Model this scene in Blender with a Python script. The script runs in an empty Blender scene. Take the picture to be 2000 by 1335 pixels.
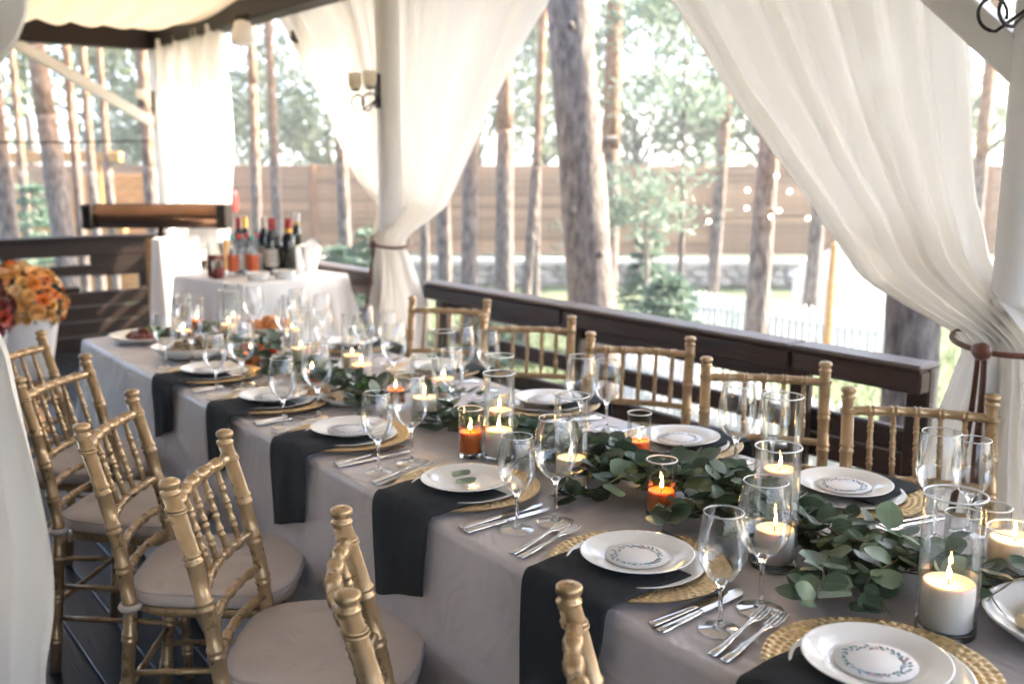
import bpy, bmesh, math, random
from mathutils import Vector, Matrix, noise
PI = math.pi
R = math.radians
rnd = random.Random(7)
sc = bpy.context.scene
C = sc.collection

# ------------------------------------------------------------------ camera
cd = bpy.data.cameras.new('camera'); cam = bpy.data.objects.new('camera', cd); C.objects.link(cam)
cam.location = (0, 0, 1.49); cam.rotation_euler = (R(80.0), 0, R(-37.0))
cd.lens = 35.0; cd.sensor_width = 36.0; cd.clip_start = 0.05; cd.clip_end = 1500
cd.dof.use_dof = True; cd.dof.focus_distance = 1.95; cd.dof.aperture_fstop = 3.0; cd.dof.aperture_blades = 0
sc.camera = cam
# ------------------------------------------------------------------ sky, sun, exposure
SUN_AZ, SUN_EL = 112.0, 36.0            # azimuth from +Y towards +X
w = bpy.data.worlds.new('World'); sc.world = w; w.use_nodes = True
nt = w.node_tree; bg = nt.nodes['Background']
sky = nt.nodes.new('ShaderNodeTexSky'); sky.sky_type = 'NISHITA'; sky.sun_disc = False
sky.sun_elevation = R(SUN_EL); sky.sun_rotation = R(SUN_AZ); sky.dust_density = 2.0; sky.air_density = 0.65; sky.ozone_density = 0.4
nt.links.new(sky.outputs[0], bg.inputs[0]); bg.inputs[1].default_value = 0.15
sd = bpy.data.lights.new('sun', 'SUN'); sun = bpy.data.objects.new('sun', sd); C.objects.link(sun)
sd.energy = 3.6; sd.angle = R(0.5); sd.color = (1.0, 0.86, 0.68)
sdir = Vector((math.sin(R(SUN_AZ))*math.cos(R(SUN_EL)), math.cos(R(SUN_AZ))*math.cos(R(SUN_EL)), math.sin(R(SUN_EL))))
sun.rotation_euler = sdir.to_track_quat('Z', 'Y').to_euler()
vs = sc.view_settings; vs.view_transform = 'Standard'; vs.look = 'None'; vs.gamma = 1.0; vs.use_curve_mapping = False
vs.exposure = 3.35
cy = sc.cycles
cy.use_denoising = True
try:
    cy.denoiser = 'OPENIMAGEDENOISE'; cy.denoising_input_passes = 'RGB_ALBEDO_NORMAL'
except Exception: pass
cy.max_bounces = 9; cy.transparent_max_bounces = 32; cy.transmission_bounces = 8; cy.glossy_bounces = 4; cy.diffuse_bounces = 3; cy.volume_bounces = 0
cy.caustics_reflective = False; cy.caustics_refractive = False; cy.sample_clamp_indirect = 6.0
cy.use_adaptive_sampling = True; cy.adaptive_threshold = 0.045

# ------------------------------------------------------------------ materials
def new_mat(name):
    m = bpy.data.materials.new(name); m.use_nodes = True
    n = m.node_tree; return m, n, n.nodes, n.links
def mat(name, col, rough=0.6, metal=0.0, var=0.0, scale=8.0, bump=0.0, bscale=40.0, sheen=0.0, spec=0.5,
        stretch=None, coat=0.0, sss=0.0, obj_var=0.0, col2=None, island=0.0):
    m, n, N, L = new_mat(name); b = N['Principled BSDF']
    b.inputs['Base Color'].default_value = (*col, 1); b.inputs['Roughness'].default_value = rough
    b.inputs['Metallic'].default_value = metal; b.inputs['Specular IOR Level'].default_value = spec
    if sheen: b.inputs['Sheen Weight'].default_value = sheen
    if coat: b.inputs['Coat Weight'].default_value = coat; b.inputs['Coat Roughness'].default_value = 0.15
    if sss:
        b.inputs['Subsurface Weight'].default_value = sss; b.inputs['Subsurface Radius'].default_value = (0.02, 0.012, 0.008)
        b.inputs['Subsurface Scale'].default_value = 1.0
    tc = N.new('ShaderNodeTexCoord'); mp = N.new('ShaderNodeMapping'); L.new(tc.outputs['Object'], mp.inputs[0])
    if stretch: mp.inputs['Scale'].default_value = stretch
    src = None
    if var or col2:
        no = N.new('ShaderNodeTexNoise'); no.inputs['Scale'].default_value = scale; no.inputs['Detail'].default_value = 3
        no.inputs['Roughness'].default_value = 0.6
        L.new(mp.outputs[0], no.inputs['Vector'])
        cr = N.new('ShaderNodeValToRGB'); cr.color_ramp.elements[0].position = 0.32; cr.color_ramp.elements[1].position = 0.68
        c2 = col2 if col2 else tuple(min(1, c*(1+var)) for c in col)
        c1 = col if col2 else tuple(c*(1-var) for c in col)
        cr.color_ramp.elements[0].color = (*c1, 1); cr.color_ramp.elements[1].color = (*c2, 1)
        L.new(no.outputs['Fac'], cr.inputs[0]); src = cr.outputs[0]
        mr = N.new('ShaderNodeMapRange'); mr.inputs[3].default_value = max(0.02, rough-0.1); mr.inputs[4].default_value = min(1, rough+0.1)
        L.new(no.outputs['Fac'], mr.inputs[0]); L.new(mr.outputs[0], b.inputs['Roughness'])
    if obj_var or island:
        hs = N.new('ShaderNodeHueSaturation')
        if src: L.new(src, hs.inputs['Color'])
        else: hs.inputs['Color'].default_value = (*col, 1)
        mr = N.new('ShaderNodeMapRange'); v = obj_var or island
        mr.inputs[3].default_value = 1-v; mr.inputs[4].default_value = 1+v
        if obj_var:
            oi = N.new('ShaderNodeObjectInfo'); L.new(oi.outputs['Random'], mr.inputs[0])
        else:
            ge = N.new('ShaderNodeNewGeometry'); L.new(ge.outputs['Random Per Island'], mr.inputs[0])
        L.new(mr.outputs[0], hs.inputs['Value']); src = hs.outputs[0]
    if src: L.new(src, b.inputs['Base Color'])
    if bump:
        n2 = N.new('ShaderNodeTexNoise'); n2.inputs['Scale'].default_value = bscale; n2.inputs['Detail'].default_value = 2.5
        L.new(mp.outputs[0], n2.inputs['Vector'])
        bp = N.new('ShaderNodeBump'); bp.inputs['Strength'].default_value = bump; bp.inputs['Distance'].default_value = 0.01
        L.new(n2.outputs['Fac'], bp.inputs['Height']); L.new(bp.outputs[0], b.inputs['Normal'])
    return m
def thin_glass(name, tint=(0.985, 0.992, 0.99), k=1.7, rough=0.0, cap=0.55):
    m, n, N, L = new_mat(name); N.remove(N['Principled BSDF']); out = N['Material Output']
    t = N.new('ShaderNodeBsdfTransparent'); g = N.new('ShaderNodeBsdfGlossy'); g.inputs['Roughness'].default_value = rough
    lw = N.new('ShaderNodeLayerWeight'); lw.inputs['Blend'].default_value = 0.25
    mc = N.new('ShaderNodeMix'); mc.data_type = 'RGBA'; L.new(lw.outputs['Facing'], mc.inputs[0])
    mc.inputs[6].default_value = (*tint, 1); mc.inputs[7].default_value = (*[c*0.90 for c in tint], 1)
    L.new(mc.outputs[2], t.inputs[0])
    f = N.new('ShaderNodeFresnel'); f.inputs[0].default_value = 1.47
    mu = N.new('ShaderNodeMath'); mu.operation = 'MULTIPLY'; mu.use_clamp = True; mu.inputs[1].default_value = k; L.new(f.outputs[0], mu.inputs[0])
    mn = N.new('ShaderNodeMath'); mn.operation = 'MINIMUM'; mn.inputs[1].default_value = cap; L.new(mu.outputs[0], mn.inputs[0])
    mx = N.new('ShaderNodeMixShader'); L.new(mn.outputs[0], mx.inputs[0]); L.new(t.outputs[0], mx.inputs[1]); L.new(g.outputs[0], mx.inputs[2])
    L.new(mx.outputs[0], out.inputs[0]); return m
def solid_glass(name, col=(1, 1, 1), rough=0.0):
    m, n, N, L = new_mat(name); b = N['Principled BSDF']; b.inputs['Base Color'].default_value = (*col, 1)
    b.inputs['Transmission Weight'].default_value = 1; b.inputs['Roughness'].default_value = rough; b.inputs['IOR'].default_value = 1.5; return m
def sheer(name, col, trans=0.5, clear=0.1):
    m, n, N, L = new_mat(name); N.remove(N['Principled BSDF']); out = N['Material Output']
    d = N.new('ShaderNodeBsdfDiffuse'); t = N.new('ShaderNodeBsdfTranslucent'); x = N.new('ShaderNodeBsdfTransparent')
    for q in (d, t): q.inputs[0].default_value = (*col, 1)
    tc = N.new('ShaderNodeTexCoord'); wv = N.new('ShaderNodeTexNoise'); wv.inputs['Scale'].default_value = 260
    L.new(tc.outputs['Object'], wv.inputs['Vector'])
    bp = N.new('ShaderNodeBump'); bp.inputs['Strength'].default_value = 0.15; bp.inputs['Distance'].default_value = 0.002
    L.new(wv.outputs['Fac'], bp.inputs['Height']); L.new(bp.outputs[0], d.inputs['Normal'])
    a = N.new('ShaderNodeMixShader'); a.inputs[0].default_value = trans; L.new(d.outputs[0], a.inputs[1]); L.new(t.outputs[0], a.inputs[2])
    c = N.new('ShaderNodeMixShader'); c.inputs[0].default_value = clear; L.new(a.outputs[0], c.inputs[1]); L.new(x.outputs[0], c.inputs[2])
    L.new(c.outputs[0], out.inputs[0]); return m
def leafmat(name, c1, c2, trans=0.3, rough=0.45, per='object', spec=0.5, vein=False):
    m, n, N, L = new_mat(name); b = N['Principled BSDF']; out = N['Material Output']
    b.inputs['Roughness'].default_value = rough; b.inputs['Specular IOR Level'].default_value = spec
    if per == 'object':
        oi = N.new('ShaderNodeObjectInfo'); s = oi.outputs['Random']
    else:
        ge = N.new('ShaderNodeNewGeometry'); s = ge.outputs['Random Per Island']
    cr = N.new('ShaderNodeValToRGB'); cr.color_ramp.elements[0].color = (*c1, 1); cr.color_ramp.elements[1].color = (*c2, 1)
    L.new(s, cr.inputs[0]); L.new(cr.outputs[0], b.inputs['Base Color'])
    if vein:
        tc = N.new('ShaderNodeTexCoord'); sx = N.new('ShaderNodeSeparateXYZ'); L.new(tc.outputs['Object'], sx.inputs[0])
        ab = N.new('ShaderNodeMath'); ab.operation = 'ABSOLUTE'; L.new(sx.outputs['Y'], ab.inputs[0])
        lt = N.new('ShaderNodeMapRange'); lt.inputs[1].default_value = .0; lt.inputs[2].default_value = .035; lt.inputs[3].default_value = .55; lt.inputs[4].default_value = 0; L.new(ab.outputs[0], lt.inputs[0])
        ge2 = N.new('ShaderNodeNewGeometry'); bk_ = N.new('ShaderNodeMath'); bk_.operation = 'MULTIPLY'; bk_.inputs[1].default_value = .45; L.new(ge2.outputs['Backfacing'], bk_.inputs[0])
        mxx = N.new('ShaderNodeMath'); mxx.operation = 'MAXIMUM'; L.new(lt.outputs[0], mxx.inputs[0]); L.new(bk_.outputs[0], mxx.inputs[1])
        mc = N.new('ShaderNodeMix'); mc.data_type = 'RGBA'; L.new(mxx.outputs[0], mc.inputs[0]); L.new(cr.outputs[0], mc.inputs[6]); mc.inputs[7].default_value = (.26, .32, .24, 1); L.new(mc.outputs[2], b.inputs['Base Color'])
    t = N.new('ShaderNodeBsdfTranslucent'); L.new(cr.outputs[0], t.inputs[0])
    mx = N.new('ShaderNodeMixShader'); mx.inputs[0].default_value = trans
    L.new(b.outputs[0], mx.inputs[1]); L.new(t.outputs[0], mx.inputs[2]); L.new(mx.outputs[0], out.inputs[0]); return m
def emit(name, col, s):
    m, n, N, L = new_mat(name); b = N['Principled BSDF']; b.inputs['Base Color'].default_value = (*col, 1)
    b.inputs['Emission Color'].default_value = (*col, 1); b.inputs['Emission Strength'].default_value = s; return m

M = {}
M['cloth'] = mat('cloth_mauve_grey', (0.54, 0.485, 0.48), 0.37, var=0.06, scale=3, bump=0.10, bscale=500, sheen=0.2, spec=0.65)
def add_wrinkles(m, scale, strength, dist):
    N, L = m.node_tree.nodes, m.node_tree.links; b = N['Principled BSDF']; old = b.inputs['Normal'].links[0].from_socket
    tc = N.new('ShaderNodeTexCoord'); n1 = N.new('ShaderNodeTexNoise'); n1.inputs['Scale'].default_value = scale; n1.inputs['Detail'].default_value = 3; n1.inputs['Distortion'].default_value = 1.2
    L.new(tc.outputs['Object'], n1.inputs['Vector']); bp = N.new('ShaderNodeBump'); bp.inputs['Strength'].default_value = strength; bp.inputs['Distance'].default_value = dist
    L.new(n1.outputs['Fac'], bp.inputs['Height']); L.new(old, bp.inputs['Normal']); L.new(bp.outputs[0], b.inputs['Normal'])
add_wrinkles(M['cloth'], 5.0, 0.5, 0.03)
M['napkin'] = mat('napkin_charcoal', (0.028, 0.031, 0.035), 0.85, var=0.12, scale=30, bump=0.35, bscale=700, spec=0.2)
add_wrinkles(M['napkin'], 9.0, 0.5, 0.02)
M['gold'] = mat('chair_gold_paint', (0.43, 0.288, 0.148), 0.30, metal=0.48, var=0.10, scale=32, bump=0.05, bscale=120, spec=0.5)
M['cushion'] = mat('cushion_taupe', (0.56, 0.47, 0.41), 0.75, var=0.05, scale=9, bump=0.18, bscale=420, sheen=0.2, spec=0.3)
add_wrinkles(M['cushion'], 8.0, 0.4, 0.02)
M['piping'] = mat('cushion_piping', (0.50, 0.43, 0.39), 0.8)
M['china'] = mat('white_china', (0.85, 0.835, 0.80), 0.12, var=0.015, scale=6, spec=0.5)
M['charger'] = mat('gold_charger', (0.70, 0.52, 0.28), 0.36, metal=0.7, var=0.12, scale=60, bump=0.1, bscale=200)
M['steel'] = mat('cutlery_steel', (0.72, 0.71, 0.69), 0.12, metal=1.0, var=0.04, scale=40)
M['card'] = mat('card_white', (0.86, 0.86, 0.87), 0.6, var=0.01)
M['print_teal'] = mat('print_teal', (0.10, 0.24, 0.27), 0.7); M['print_blue'] = mat('print_blue', (0.20, 0.32, 0.46), 0.7)
M['print_pink'] = mat('print_pink', (0.68, 0.42, 0.40), 0.7)
M['glass'] = thin_glass('wine_glass_wall'); M['cylglass'] = thin_glass('cylinder_wall', (0.98, 0.99, 0.985), 1.35)
M['stem'] = solid_glass('glass_stem'); M['base'] = solid_glass('glass_base')
def bright_rim(name):
    m, n, N, L = new_mat(name); b = N['Principled BSDF']; out = N['Material Output']
    b.inputs['Base Color'].default_value = (.9, .92, .91, 1); b.inputs['Roughness'].default_value = .12; b.inputs['Specular IOR Level'].default_value = 1.0  # whitish body colour stands in for bright light refracted at the rim
    t = N.new('ShaderNodeBsdfTransparent'); mx = N.new('ShaderNodeMixShader'); mx.inputs[0].default_value = .3
    L.new(b.outputs[0], mx.inputs[1]); L.new(t.outputs[0], mx.inputs[2]); L.new(mx.outputs[0], out.inputs[0]); return m
M['rim'] = bright_rim('glass_rim_painted_bright')
M['wax'] = mat('candle_wax', (0.82, 0.78, 0.70), 0.45, sss=0.5, var=0.02)
M['amber'] = mat('amber_wax', (0.62, 0.16, 0.02), 0.25, sss=0.6, var=0.1, scale=20)
M['wick'] = mat('wick', (0.02, 0.015, 0.01), 0.9)
M['flame'] = emit('flame', (1.0, 0.55, 0.16), 22.0)
M['eu'] = leafmat('eucalyptus_leaf', (0.042, 0.088, 0.052), (0.20, 0.28, 0.175), 0.22, 0.38, vein=True)
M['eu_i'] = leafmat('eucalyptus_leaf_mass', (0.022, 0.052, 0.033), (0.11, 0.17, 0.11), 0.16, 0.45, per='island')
M['eustem'] = mat('eucalyptus_stem', (0.13, 0.11, 0.06), 0.6)
M['curtain'] = sheer('curtain_white_voile', (0.88, 0.85, 0.80), 0.31, 0.02)
M['ceiling'] = sheer('ceiling_fabric_cream', (0.72, 0.60, 0.455), 0.36, 0.0)
M['canvas'] = sheer('roof_canvas', (0.80, 0.77, 0.71), 0.58, 0.0)
M['post'] = mat('post_white_paint', (0.74, 0.72, 0.69), 0.5, var=0.04, scale=5, bump=0.1, bscale=30)
M['darkwood'] = mat('dark_brown_timber', (0.017, 0.0095, 0.0065), 0.5, spec=0.25, var=0.35, scale=6, stretch=(14, 0.8, 14), bump=0.25, bscale=10, obj_var=0.18)
M['railwood'] = mat('rail_brown_timber', (0.040, 0.021, 0.0145), 0.45, spec=0.3, var=0.35, scale=6, stretch=(14, 0.8, 14), bump=0.25, bscale=10, obj_var=0.2)
M['railcap'] = mat('rail_cap_painted_sheen', (0.105, 0.075, 0.06), 0.38, var=0.2, scale=6, stretch=(14, 0.8, 14), bump=0.2, bscale=10)  # lighter than the boards: sky reflection put into the cap's colour
M['deck'] = mat('deck_navy_paint', (0.010, 0.0145, 0.022), 0.32, spec=0.35, var=0.35, scale=5, stretch=(10, 0.7, 1), bump=0.25, bscale=12, obj_var=0.25)
M['ribbon'] = mat('ribbon_copper_satin', (0.125, 0.038, 0.017), 0.42, var=0.12, scale=20, sheen=0.3)
M['iron'] = mat('wrought_iron', (0.035, 0.028, 0.024), 0.45, metal=0.7, var=0.2)
M['shade'] = sheer('lamp_shade', (0.85, 0.78, 0.66), 0.5, 0.0)
M['fence'] = mat('fence_board_brown', (0.29, 0.172, 0.10), 0.6, var=0.25, scale=5, stretch=(1, 1, 8), obj_var=0.28)
M['fencepost'] = mat('fence_post_brown', (0.24, 0.125, 0.065), 0.6, var=0.15)
M['coping'] = mat('coping_pale', (0.72, 0.66, 0.58), 0.7, var=0.05)
M['stone'] = mat('wall_stone', (0.33, 0.30, 0.26), 0.8, var=0.2, scale=6, obj_var=0.3, bump=0.4, bscale=15)
M['mortar'] = mat('wall_mortar', (0.25, 0.235, 0.215), 0.9, var=0.15, scale=10)
M['picket'] = mat('picket_white', (0.80, 0.80, 0.79), 0.5, obj_var=0.05)
M['bark'] = mat('pine_bark_grey', (0.055, 0.045, 0.040), 0.9, col2=(0.225, 0.195, 0.178), scale=9, stretch=(2.4, 2.4, 0.9), bump=1.0, bscale=11)
M['bark_o'] = mat('pine_bark_orange', (0.28, 0.15, 0.08), 0.8, col2=(0.50, 0.30, 0.18), scale=6, stretch=(3, 3, 0.8), bump=0.7, bscale=9)
def bark_mix(name):
    m, n, N, L = new_mat(name); b = N['Principled BSDF']; b.inputs['Roughness'].default_value = .88
    tc = N.new('ShaderNodeTexCoord'); mp = N.new('ShaderNodeMapping'); mp.inputs['Scale'].default_value = (2.4, 2.4, 1.0); L.new(tc.outputs['Object'], mp.inputs[0])
    no = N.new('ShaderNodeTexNoise'); no.inputs['Scale'].default_value = 9; no.inputs['Detail'].default_value = 3; L.new(mp.outputs[0], no.inputs['Vector'])
    r1 = N.new('ShaderNodeValToRGB'); r2 = N.new('ShaderNodeValToRGB')
    for rr, a, c in ((r1, (.055, .045, .040), (.215, .185, .168)), (r2, (.18, .10, .058), (.36, .225, .14))):
        rr.color_ramp.elements[0].position = .32; rr.color_ramp.elements[1].position = .68; rr.color_ramp.elements[0].color = (*a, 1); rr.color_ramp.elements[1].color = (*c, 1); L.new(no.outputs['Fac'], rr.inputs[0])
    sx = N.new('ShaderNodeSeparateXYZ'); L.new(tc.outputs['Object'], sx.inputs[0])
    big = N.new('ShaderNodeTexNoise'); big.inputs['Scale'].default_value = 1.3; L.new(tc.outputs['Object'], big.inputs['Vector'])
    ad = N.new('ShaderNodeMath'); ad.operation = 'MULTIPLY_ADD'; ad.inputs[1].default_value = 2.4; L.new(big.outputs['Fac'], ad.inputs[0]); L.new(sx.outputs['Z'], ad.inputs[2])
    mr = N.new('ShaderNodeMapRange'); mr.interpolation_type = 'SMOOTHSTEP'; mr.inputs[1].default_value = 2.7; mr.inputs[2].default_value = 5.0; L.new(ad.outputs[0], mr.inputs[0])
    mx = N.new('ShaderNodeMix'); mx.data_type = 'RGBA'; L.new(mr.outputs[0], mx.inputs[0]); L.new(r1.outputs[0], mx.inputs[6]); L.new(r2.outputs[0], mx.inputs[7]); L.new(mx.outputs[2], b.inputs['Base Color'])
    n2 = N.new('ShaderNodeTexVoronoi'); n2.inputs['Scale'].default_value = 7; L.new(mp.outputs[0], n2.inputs['Vector'])
    bp = N.new('ShaderNodeBump'); bp.inputs['Strength'].default_value = .8; bp.inputs['Distance'].default_value = .02; L.new(n2.outputs['Distance'], bp.inputs['Height']); L.new(bp.outputs[0], b.inputs['Normal'])
    return m
M['bark_mix'] = bark_mix('pine_bark_grey_to_orange')
M['needle'] = leafmat('pine_needle', (0.12, 0.17, 0.13), (0.26, 0.33, 0.26), 0.45, 0.5, per='island')
M['leafy'] = leafmat('broad_leaf', (0.12, 0.165, 0.10), (0.29, 0.33, 0.22), 0.5, 0.5, per='island')
M['spruce'] = leafmat('spruce_needle', (0.07, 0.14, 0.10), (0.19, 0.28, 0.20), 0.4, 0.5, per='island')
M['twig'] = mat('twig', (0.10, 0.07, 0.05), 0.8)
M['ground'] = mat('garden_ground', (0.045, 0.075, 0.028), 0.9, col2=(0.11, 0.13, 0.065), scale=0.9, bump=0.6, bscale=12)
M['grass'] = leafmat('grass_blade', (0.04, 0.085, 0.025), (0.11, 0.15, 0.055), 0.35, 0.5, per='island')
M['pebble'] = mat('pebble_bed', (0.33, 0.29, 0.26), 0.7, col2=(0.52, 0.475, 0.44), scale=22, bump=0.9, bscale=30)
M['boulder'] = mat('boulder', (0.52, 0.44, 0.40), 0.8, var=0.2, scale=4, bump=0.3, bscale=10)
M['white_linen'] = mat('white_linen', (0.84, 0.82, 0.80), 0.7, var=0.02, bump=0.1, bscale=300, sheen=0.2)
M['honey'] = mat('honey_rattan', (0.55, 0.24, 0.06), 0.3, var=0.25, scale=30, coat=0.4)
M['honey_wood'] = mat('honey_wood', (0.50, 0.26, 0.09), 0.45, var=0.2, scale=6, stretch=(1, 1, 6))

# ------------------------------------------------------------------ mesh helpers
class MB:
    def __init__(s): s.V = []; s.F = []
    def add(s, V, F):
        o = len(s.V); s.V += [tuple(v) for v in V]; s.F += [tuple(i+o for i in f) for f in F]; return s
    def box(s, lo, hi, b=0.0):
        x0, y0, z0 = lo; x1, y1, z1 = hi
        if not b:
            s.add([(x0,y0,z0),(x1,y0,z0),(x1,y1,z0),(x0,y1,z0),(x0,y0,z1),(x1,y0,z1),(x1,y1,z1),(x0,y1,z1)],
                  [(0,3,2,1),(4,5,6,7),(0,1,5,4),(1,2,6,5),(2,3,7,6),(3,0,4,7)]); return s
        bm = bmesh.new(); bmesh.ops.create_cube(bm, size=1.0)
        for v in bm.verts: v.co = ((x0+x1)/2+v.co.x*(x1-x0), (y0+y1)/2+v.co.y*(y1-y0), (z0+z1)/2+v.co.z*(z1-z0))
        bmesh.ops.bevel(bm, geom=bm.edges[:], offset=b, segments=1, affect='EDGES', profile=0.5)
        bm.verts.ensure_lookup_table(); s.add([v.co[:] for v in bm.verts], [[v.index for v in f.verts] for f in bm.faces]); bm.free(); return s
    def lathe(s, prof, n=32, cap0=False, cap1=False, off=(0, 0, 0)):
        V = []; F = []
        for r, z in prof:
            for k in range(n):
                a = 2*PI*k/n; V.append((off[0]+r*math.cos(a), off[1]+r*math.sin(a), off[2]+z))
        for i in range(len(prof)-1):
            for k in range(n):
                a = i*n+k; b = i*n+(k+1) % n; F.append((a, b, b+n, a+n))
        if cap0: F.append(tuple(range(n))[::-1])
        if cap1: F.append(tuple((len(prof)-1)*n+k for k in range(n)))
        return s.add(V, F)
    def tube(s, path, rad, n=8, caps=True, closed=False):
        P = [Vector(p) for p in path]; m = len(P)
        if not hasattr(rad, '__len__'): rad = [rad]*m
        V = []; F = []; nrm = None
        for i in range(m):
            if closed: t = P[(i+1) % m]-P[i-1]
            else: t = P[min(i+1, m-1)]-P[max(i-1, 0)]
            if t.length < 1e-9: t = Vector((0, 0, 1))
            t.normalize()
            if nrm is None:
                nrm = t.cross(Vector((0, 0, 1)))
                if nrm.length < 1e-3: nrm = t.cross(Vector((1, 0, 0)))
            nrm = (nrm-t*nrm.dot(t))
            if nrm.length < 1e-6: nrm = t.orthogonal()
            nrm.normalize(); bn = t.cross(nrm)
            for k in range(n):
                a = 2*PI*k/n; V.append(P[i]+(nrm*math.cos(a)+bn*math.sin(a))*rad[i])
        for i in range(m if closed else m-1):
            j = (i+1) % m
            for k in range(n):
                F.append((i*n+k, i*n+(k+1) % n, j*n+(k+1) % n, j*n+k))
        if caps and not closed:
            F.append(tuple(range(n))[::-1]); F.append(tuple((m-1)*n+k for k in range(n)))
        return s.add(V, F)
    def torus(s, r, z, t, n=32, m=6, off=(0, 0)):
        return s.tube([(off[0]+r*math.cos(2*PI*k/n), off[1]+r*math.sin(2*PI*k/n), z) for k in range(n)], t, m, closed=True)
    def grid(s, fn, nu, nv, cu=False):
        V = [fn(i/nu, j/nv) for j in range(nv+1) for i in range(nu+(0 if cu else 1))]
        w_ = nu if cu else nu+1; F = []
        for j in range(nv):
            for i in range(nu):
                a = j*w_+i; b = j*w_+(i+1) % w_; F.append((a, b, b+w_, a+w_))
        return s.add(V, F)
    def ball(s, c, r, n=10, m=7, jit=0.0, sq=(1, 1, 1), rr=rnd):
        V = []; F = []
        for j in range(m+1):
            th = PI*j/m
            for k in range(n):
                a = 2*PI*k/n; q = 1+jit*(rr.random()-0.5) if 0 < j < m else 1
                V.append((c[0]+r*q*sq[0]*math.sin(th)*math.cos(a), c[1]+r*q*sq[1]*math.sin(th)*math.sin(a), c[2]+r*q*sq[2]*math.cos(th)))
        for j in range(m):
            for k in range(n):
                F.append((j*n+k, (j+1)*n+k, (j+1)*n+(k+1) % n, j*n+(k+1) % n))
        return s.add(V, F)
    def mesh(s, name, m=None, smooth=True):
        me = bpy.data.meshes.new(name); me.from_pydata(s.V, [], s.F); me.update()
        if m: me.materials.append(M[m] if isinstance(m, str) else m)
        if smooth: me.polygons.foreach_set('use_smooth', [True]*len(me.polygons))
        return me
def O(name, me, parent=None, loc=(0, 0, 0), rot=(0, 0, 0), scale=None):
    o = bpy.data.objects.new(name, me); C.objects.link(o); o.location = loc; o.rotation_euler = rot
    if scale is not None: o.scale = (scale,)*3 if not hasattr(scale, '__len__') else scale
    if parent: o.parent = parent
    return o
def tag(o, label, cat, group=None):
    o['label'] = label; o['category'] = cat
    if group: o['group'] = group
    return o
def T(name, label, cat, loc=(0, 0, 0), rz=0.0, group=None):
    return tag(O(name, None, None, loc, (0, 0, rz)), label, cat, group)
def struct(name, me, parent=None, loc=(0, 0, 0), kind='structure'):
    o = O(name, me, parent, loc)
    if not parent: o['kind'] = kind
    return o
def smoothstep(a, b, x):
    t = max(0, min(1, (x-a)/(b-a))); return t*t*(3-2*t)
def nz(x, y, z=0.0): return noise.noise(Vector((x, y, z)))
def sharp(me, ang=35):
    try:
        bm = bmesh.new(); bm.from_mesh(me)
        for e in bm.edges:
            if len(e.link_faces) == 2 and e.calc_face_angle() > R(ang): e.smooth = False
        bm.to_mesh(me); bm.free()
    except Exception: pass
    return me
GZ = -0.90                      # garden level below the deck

# ================================================================== SETTING
# ground sheet to the horizon, gently uneven near the pavilion
def gfn(u, v):
    x = -140+280*u; y = -140+280*v
    return (x, y, GZ+0.04*nz(x*0.3, y*0.3))
struct('ground', MB().grid(gfn, 120, 120).mesh('ground', 'ground'))
# white pebble bed along the deck
def pfn(u, v):
    x = 2.98+2.6*u+0.35*nz(0, v*9)*u; y = -3+12.5*v
    return (x, y, GZ+0.055+0.03*nz(x*3, y*3))
struct('pebble_bed', MB().grid(pfn, 14, 60).mesh('pebble_bed', 'pebble'))

# deck with its boards
deck = struct('deck', MB().box((-5.2, -5.0, GZ+0.02), (2.96, 8.86, -0.05)).mesh('deck_base', 'deck', False))
pl = sharp(MB().box((-0.068, -5.0, -0.046), (0.068, 8.86, -0.001), 0.002).mesh('plank', 'deck', False))
for i in range(56):
    x = -4.938+i*0.142
    O('plank', pl, deck, (x, 0, 0.001*rnd.uniform(-1, 1)))

# ------------------------------------------------------------------ pavilion
pav = T('wooden_pavilion', 'open wooden pavilion with white posts, dark brown rails and cream fabric ceiling', 'pavilion')
PX, LX = 2.82, 0.02
for (x, y) in ((PX, 1.37), (PX, 4.86), (PX, 8.66), (PX, -2.2), (LX-0.25, 1.85), (LX-0.25, 5.3), (LX-0.25, 8.66), (LX-0.25, -2.2)):
    O('post', MB().lathe([(0.085, 0), (0.085, 0.03), (0.072, 0.05), (0.068, 1.2), (0.066, 2.5)], 28).mesh('post', 'post'), pav, (x, y, 0))
def beam(name, lo, hi, m='darkwood', b=0.008, parent=pav):
    cx = [(lo[i]+hi[i])/2 for i in range(3)]
    me = MB().box([lo[i]-cx[i] for i in range(3)], [hi[i]-cx[i] for i in range(3)], b).mesh(name, m, False)
    return O(name, me, parent, cx)
beam('eave_beam', (2.75, -2.6, 2.45), (2.90, 8.76, 2.63)); beam('eave_beam', (LX-0.33, -2.6, 2.47), (LX-0.18, 8.76, 2.64))
beam('eave_beam', (LX-0.18, 8.60, 2.44), (2.745, 8.74, 2.62))
beam('tie_beam', (2.90, 6.15, 2.28), (3.45, 6.25, 2.36), 'darkwood')
def brace(a, b, t=0.045):
    a = Vector(a); b = Vector(b); d = (b-a); me = MB().box((-t, -t, 0), (t, t, d.length), 0.006).mesh('brace', 'post', False)
    o = O('brace', me, pav, a); o.rotation_mode = 'QUATERNION'; o.rotation_quaternion = d.to_track_quat('Z', 'Y'); return o
brace((PX, 1.37, 1.73), (PX, 2.20, 2.47), 0.048); brace((PX-0.08, 8.66, 1.85), (PX-1.25, 8.66, 2.52), 0.04)
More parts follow.
